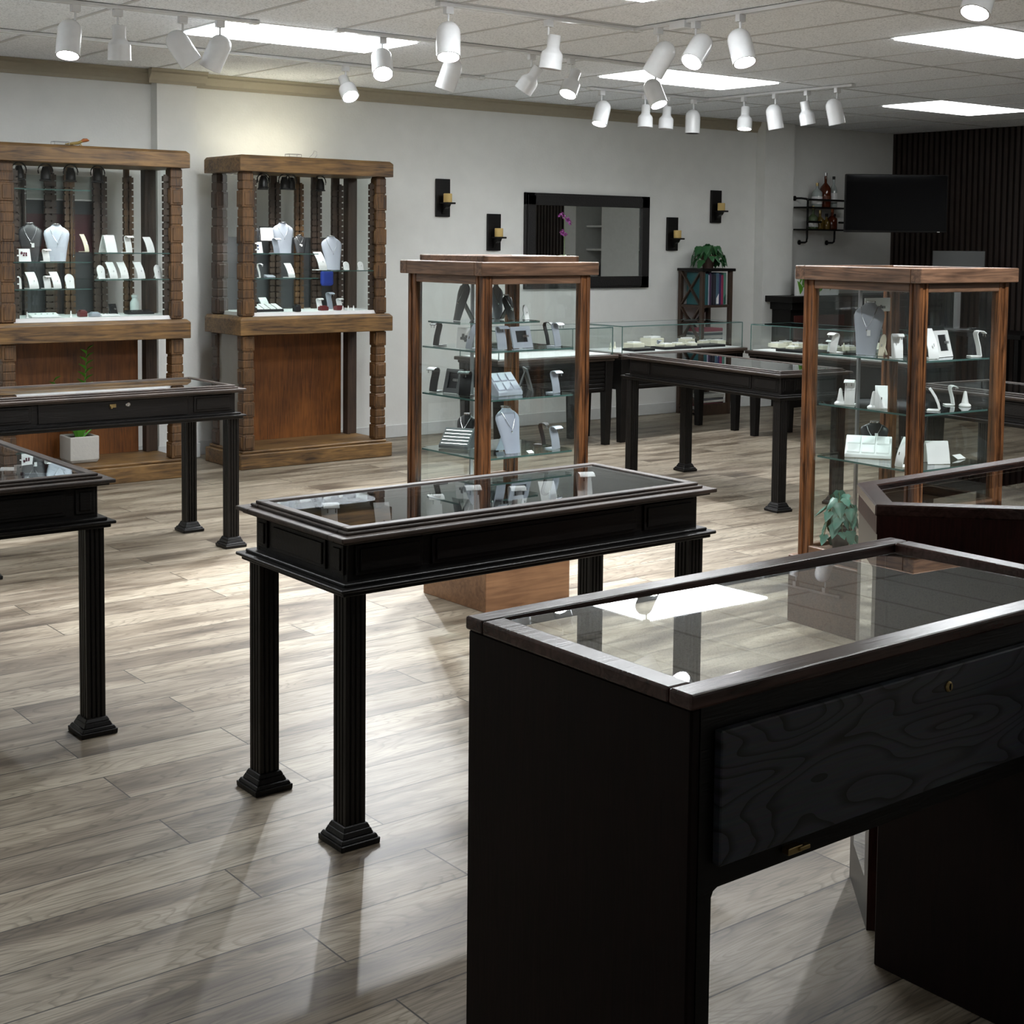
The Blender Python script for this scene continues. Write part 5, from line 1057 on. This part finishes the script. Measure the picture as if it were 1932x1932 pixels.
# ---------------------------------------------------------------- jewelry stands
def chain(mb,w,h,yf,z0):
    mb.tube([(-w,yf+.004,z0+h),(-w*.45,yf-.004,z0+h*.45),(0,yf-.006,z0),(w*.45,yf-.004,z0+h*.45),(w,yf+.004,z0+h)],.0011,4)
def make_item(kind,name,cat,pl,x,y,z,rot,w,h,col,label):
    m='i_'+col.replace(' ','_') if kind!='jar' else 'clearjar'
    m='i_'+col if ('i_'+col) in MT else m
    def fin(o):
        o.location=(x,y,z+.0006); o.rotation_euler=(0,0,R(rot)); tag(o,label,cat,'display pieces of the '+name.replace('_',' ')+' kind'); return o
    g=MB()
    if kind=='ramp':
        g.strip([(.38*h,.0016),(-.14*h,.0016),(-.15*h,.05*h),(-.09*h,.3*h),(.04*h,.6*h),(.22*h,.88*h),(.32*h,h)],w,.0032); o=g.build(name,m,smooth=True)
        MB().tube([(0,-.13*h-.002,.42*h),(0,-.10*h-.002,.52*h)],.0022,5).build('pendant','silver',o); return fin(o)
    if kind=='hook':
        g.strip([(.34*h,.0016),(-.10*h,.0016),(-.10*h,.04*h),(-.04*h,.4*h),(.06*h,.75*h),(.09*h,.88*h),(.05*h,.97*h),(-.05*h,h),(-.18*h,.98*h),(-.28*h,.90*h)],w,.0032); o=g.build(name,m,smooth=True)
        e=MB()
        for s in (-1,1): e.tube([(s*w*.25,-.27*h,.89*h),(s*w*.25,-.28*h,.78*h)],.0018,5)
        e.build('earrings','silver',o); return fin(o)
    if kind=='oval':
        hw=w/2; pts=[(-hw*.85,0),(hw*.85,0)]+[(hw*math.cos(a),h*.62+h*.38*math.sin(a)) for a in [PI*i/10 for i in range(11)]]
        n=len(pts); fy=lambda zz:.22*zz
        g.add([(a,fy(b),b) for a,b in pts]+[(a,fy(b)+.004,b) for a,b in pts],[tuple(range(n)),tuple(reversed(range(n,2*n)))]+[(i,n+i,n+(i+1)%n,(i+1)%n) for i in range(n)])
        g.beam((0,.15*h,.6*h),(0,.45*h,.004),w*.3,.003); o=g.build(name,m); MB().tube([(0,.10*h-.003,.45*h),(0,.11*h-.003,.55*h)],.0022,5).build('pendant','silver',o); return fin(o)
    if kind=='tent':
        g.strip([(-.35*h,0),(-.22*h,.5*h),(-.04*h,h),(.04*h,h),(.22*h,.5*h),(.35*h,0)],w,.004); return fin(g.build(name,m,smooth=True))
    if kind=='frame':
        a=w/2; b=.22*w if .22*w<h*.3 else h*.28
        def P(u,v,dy=0): return (u,.28*v+dy,v)
        for (u0,u1,v0,v1) in ((-a,a,0,b),(-a,a,h-b*.7,h),(-a,-a+b,b,h-b*.7),(a-b,a,b,h-b*.7)):
            g.add([P(u0,v0),P(u1,v0),P(u1,v1),P(u0,v1),P(u0,v0,.007),P(u1,v0,.007),P(u1,v1,.007),P(u0,v1,.007)],[(0,1,2,3),(7,6,5,4),(0,4,5,1),(1,5,6,2),(2,6,7,3),(3,7,4,0)])
        g.beam((0,.28*h,h*.9),(0,.6*h,.004),w*.3,.004); o=g.build(name,m)
        k=MB(); k.add([P(-a+b,b,.004),P(a-b,b,.004),P(a-b,h-b*.7,.004),P(-a+b,h-b*.7,.004),P(-a+b,b,.008),P(a-b,b,.008),P(a-b,h-b*.7,.008),P(-a+b,h-b*.7,.008)],[(0,1,2,3),(7,6,5,4),(0,4,5,1),(1,5,6,2),(2,6,7,3),(3,7,4,0)]); k.build('window','i_black',o)
        e=MB()
        for i in range(4): e.lathe([(.003,0),(.005,0),(.005,.002),(.003,.002)],8,(a*.15+i*a*.15,.28*h*.55-.002,h*.55),(0,-1,.2))
        e.build('rings','silver',o); return fin(o)
    if kind=='card':
        P=lambda u,v,dy=0:(u,.18*v+dy,v); a=w/2
        def slab(q,u0,u1,v0,v1,d0,d1): q.add([P(u0,v0,d0),P(u1,v0,d0),P(u1,v1,d0),P(u0,v1,d0),P(u0,v0,d1),P(u1,v0,d1),P(u1,v1,d1),P(u0,v1,d1)],[(0,1,2,3),(7,6,5,4),(0,4,5,1),(1,5,6,2),(2,6,7,3),(3,7,4,0)])
        slab(g,-a,a,0,h,0,.004); g.beam((0,.14*h,h*.7),(0,.42*h,.003),w*.2,.003); o=g.build(name,m)
        cc='red_stones' if 'red' in label else ('blue_stones' if 'blue' in label else 'grey_ink')
        cv={'red_stones':(.10,.01,.03),'blue_stones':(.01,.04,.16),'grey_ink':(.25,.27,.27)}[cc]
        if 'frame' in label:
            e=MB(); 
            for (u0,u1,v0,v1) in ((-a,a,0,.006),(-a,a,h-.006,h),(-a,-a+.006,0,h),(a-.006,a,0,h)): slab(e,u0,u1,v0,v1,-.004,.0)
            e.build('frame','dull',o)
        else:
            e=MB(); random.seed(int(w*1e5))
            for i in range(7):
                u=random.uniform(-.5,.5)*a; v=h*random.uniform(.35,.72); slab(e,u-.005,u+.005,v-.005,v+.006,-.002,.0)
            e.build('stones',colr(cc,cv,.2),o)
        return fin(o)
    if kind.startswith('tray'):
        n={'tray4':(4,1),'tray6':(3,2),'tray5':(1,5)}[kind]; dpt=max(.07,w*.55); a=w/2; tilt=h*.8/dpt
        P=lambda u,yy,v:(u,yy,v+yy*tilt)
        def tb(q,u0,u1,y0,y1,v0,v1,flat=False):
            q.add([P(u0,y0,v0) if not flat else (u0,y0,0),P(u1,y0,v0) if not flat else (u1,y0,0),P(u1,y1,v0) if not flat else (u1,y1,0),P(u0,y1,v0) if not flat else (u0,y1,0),P(u0,y0,v1),P(u1,y0,v1),P(u1,y1,v1),P(u0,y1,v1)],[(0,3,2,1),(4,5,6,7),(0,1,5,4),(1,2,6,5),(2,3,7,6),(3,0,4,7)])
        tb(g,-a,a,0,dpt,0,.014,True); o=g.build(name,m,bevel=.002)
        pm='i_white' if col in('white','black') else ('i_lavender grey' if kind=='tray6' else 'i_grey')
        for i in range(n[0]):
            for j in range(n[1]):
                u0=-a+.004+(w-.008)*i/n[0]; u1=-a+.004+(w-.008)*(i+1)/n[0]; y0=.004+(dpt-.008)*j/n[1]; y1=.004+(dpt-.008)*(j+1)/n[1]
                q=MB(); gap=.003; tb(q,u0+gap,u1-gap,y0+gap,y1-(gap if kind!='tray5' else gap*2.2),.013,.019 if kind!='tray5' else .016); q.build('pad' if kind!='tray5' else 'bracelet',pm if kind!='tray5' else 'silver',o,bevel=.002)
        return fin(o)
    if kind=='cone':
        g.lathe([(0,0),(w*.5,0),(w*.5,h*.08),(w*.42,h*.14),(w*.3,h*.2),(w*.2,h*.6),(w*.13,h*.92),(w*.06,h),(0,h)],14); return fin(g.build(name,m,smooth=True))
    if kind=='box':
        d=max(.05,w*.9); g.box(-w/2,w/2,-d/2,d/2,0,h*.72); o=g.build(name,m,bevel=.003); MB().box(-w*.36,w*.36,-d*.36,d*.36,h*.70,h*.9).build('cushion','i_white' if col in('cream','white') else m,o,bevel=.004,seg=2)
        if col=='cream': MB().lathe([(.006,0),(.009,0),(.009,.003),(.006,.003)],10,(0,0,h*.95),(0,1,0)).build('ring','silver',o)
        return fin(o)
    if kind=='jar':
        g.lathe([(0,0),(w*.45,0),(w*.5,.01),(w*.5,h*.6),(w*.3,h*.75),(w*.28,h*.85),(w*.36,h*.87),(w*.36,h),(0,h)],18); return fin(g.build(name,m,smooth=True))
    if kind=='slab':
        d=max(.05,w*.5); g.add([(-w/2,0,0),(w/2,0,0),(w/2,d,0),(-w/2,d,0),(-w/2,0,.008),(w/2,0,.008),(w/2,d,max(.012,h*.8)),(-w/2,d,max(.012,h*.8))],[(0,3,2,1),(4,5,6,7),(0,1,5,4),(1,2,6,5),(2,3,7,6),(3,0,4,7)])
        o=g.build(name,m,bevel=.002)
        e=MB(); 
        for i in range(4): e.lathe([(.003,0),(.006,0),(.006,.003),(.003,.003)],8,(-w*.3+w*.2*i,d*.45,max(.012,h*.8)*.5+.006),(0,0,1))
        e.build('rings','silver',o); return fin(o)
    if kind=='tag':
        hh=min(h,.03); g.add([(-w/2,0,.001),(w/2,0,.001),(w/2,hh*.9,hh*.5),(-w/2,hh*.9,hh*.5),(-w/2,.002,0),(w/2,.002,0),(w/2,hh*.9+.001,hh*.5-.002),(-w/2,hh*.9+.001,hh*.5-.002)],[(0,1,2,3),(7,6,5,4),(0,4,5,1),(1,5,6,2),(2,6,7,3),(3,7,4,0)]); return fin(g.build(name,m))
    if kind=='bust':
        # leaning shoulder bust: elliptical rings, flat-bottomed, narrow at foot, broad shoulders, short neck
        prof=[(0,.62,.09),(.2,.70,.11),(.42,.82,.14),(.62,.95,.17),(.74,1.0,.18),(.82,.92,.18),(.88,.70,.17),(.92,.48,.155),(.955,.36,.145),(.985,.34,.14),(1.0,.35,.14)]
        rs=[]
        for tz,hw,th in prof:
            yc=-.13*h+.30*h*tz-.05*h*max(0,tz-.8)*5*.4; ring=[]
            for k in range(20):
                a=2*PI*k/20; X=hw*w/2*math.cos(a); Y=math.sin(a); Y=(th*h*.55*Y if Y<0 else th*h*.25*Y); ring.append((X,yc+Y,tz*h))
            rs.append(ring)
        g.rings(rs)
        g.beam((0,0,h*.6),(0,.34*h,.003),w*.35,.004)
        o=g.build(name,m,smooth=True)
        nk=MB(); yc=-.13*h+.30*h-.02*h; nk.lathe([(0,0),(.17*w,0),(.175*w,.003),(.17*w,.006),(0,.006)],18,(0,yc,h-.004)); nk.build('neck_cap','silver',o,smooth=True)
        cfront=lambda tz:-.13*h+.30*h*tz-.17*h*.55-.003
        c=MB(); sc=.27*w
        c.tube([(-sc,cfront(.90)+.035*h,.90*h),(-sc*.75,cfront(.75),.75*h),(-sc*.35,cfront(.60),.60*h),(0,cfront(.50),.50*h),(sc*.35,cfront(.60),.60*h),(sc*.75,cfront(.75),.75*h),(sc,cfront(.90)+.035*h,.90*h)],.0013,4)
        c.lathe([(0,-.006),(.005,0),(0,.006)],6,(0,cfront(.5),.49*h-.006)); c.build('necklace','silver',o)
        if col=='black' or 'tag' in label:
            tg=MB(); tg.box(w*.02,w*.13,cfront(.45)-.004,cfront(.45)-.002,.36*h,.47*h); 
            if 'two tags' in label: tg.box(w*.05,w*.16,cfront(.6)-.006,cfront(.6)-.004,.56*h,.67*h)
            tg.build('tag','i_white',o)
        return fin(o)
for it in ITEMS: make_item(*it)
# hanging pendants at the back of the first cabinet
for x,z0,z1,l in ((3.12,1.55,1.80,'left'),(3.42,1.40,1.78,'right')):
    o=MB().tube([(0,0,z1-z0),(0,0,0)],.0012,5).build('hanging_chain','silver',loc=(x,8.90,z0)); tag(o,f'thin hanging chain at the back of the far left cabinet, {l} one','chain'); MB().lathe([(0,-.012),(.006,-.004),(0,.004)],8).build('pendant','silver',o)
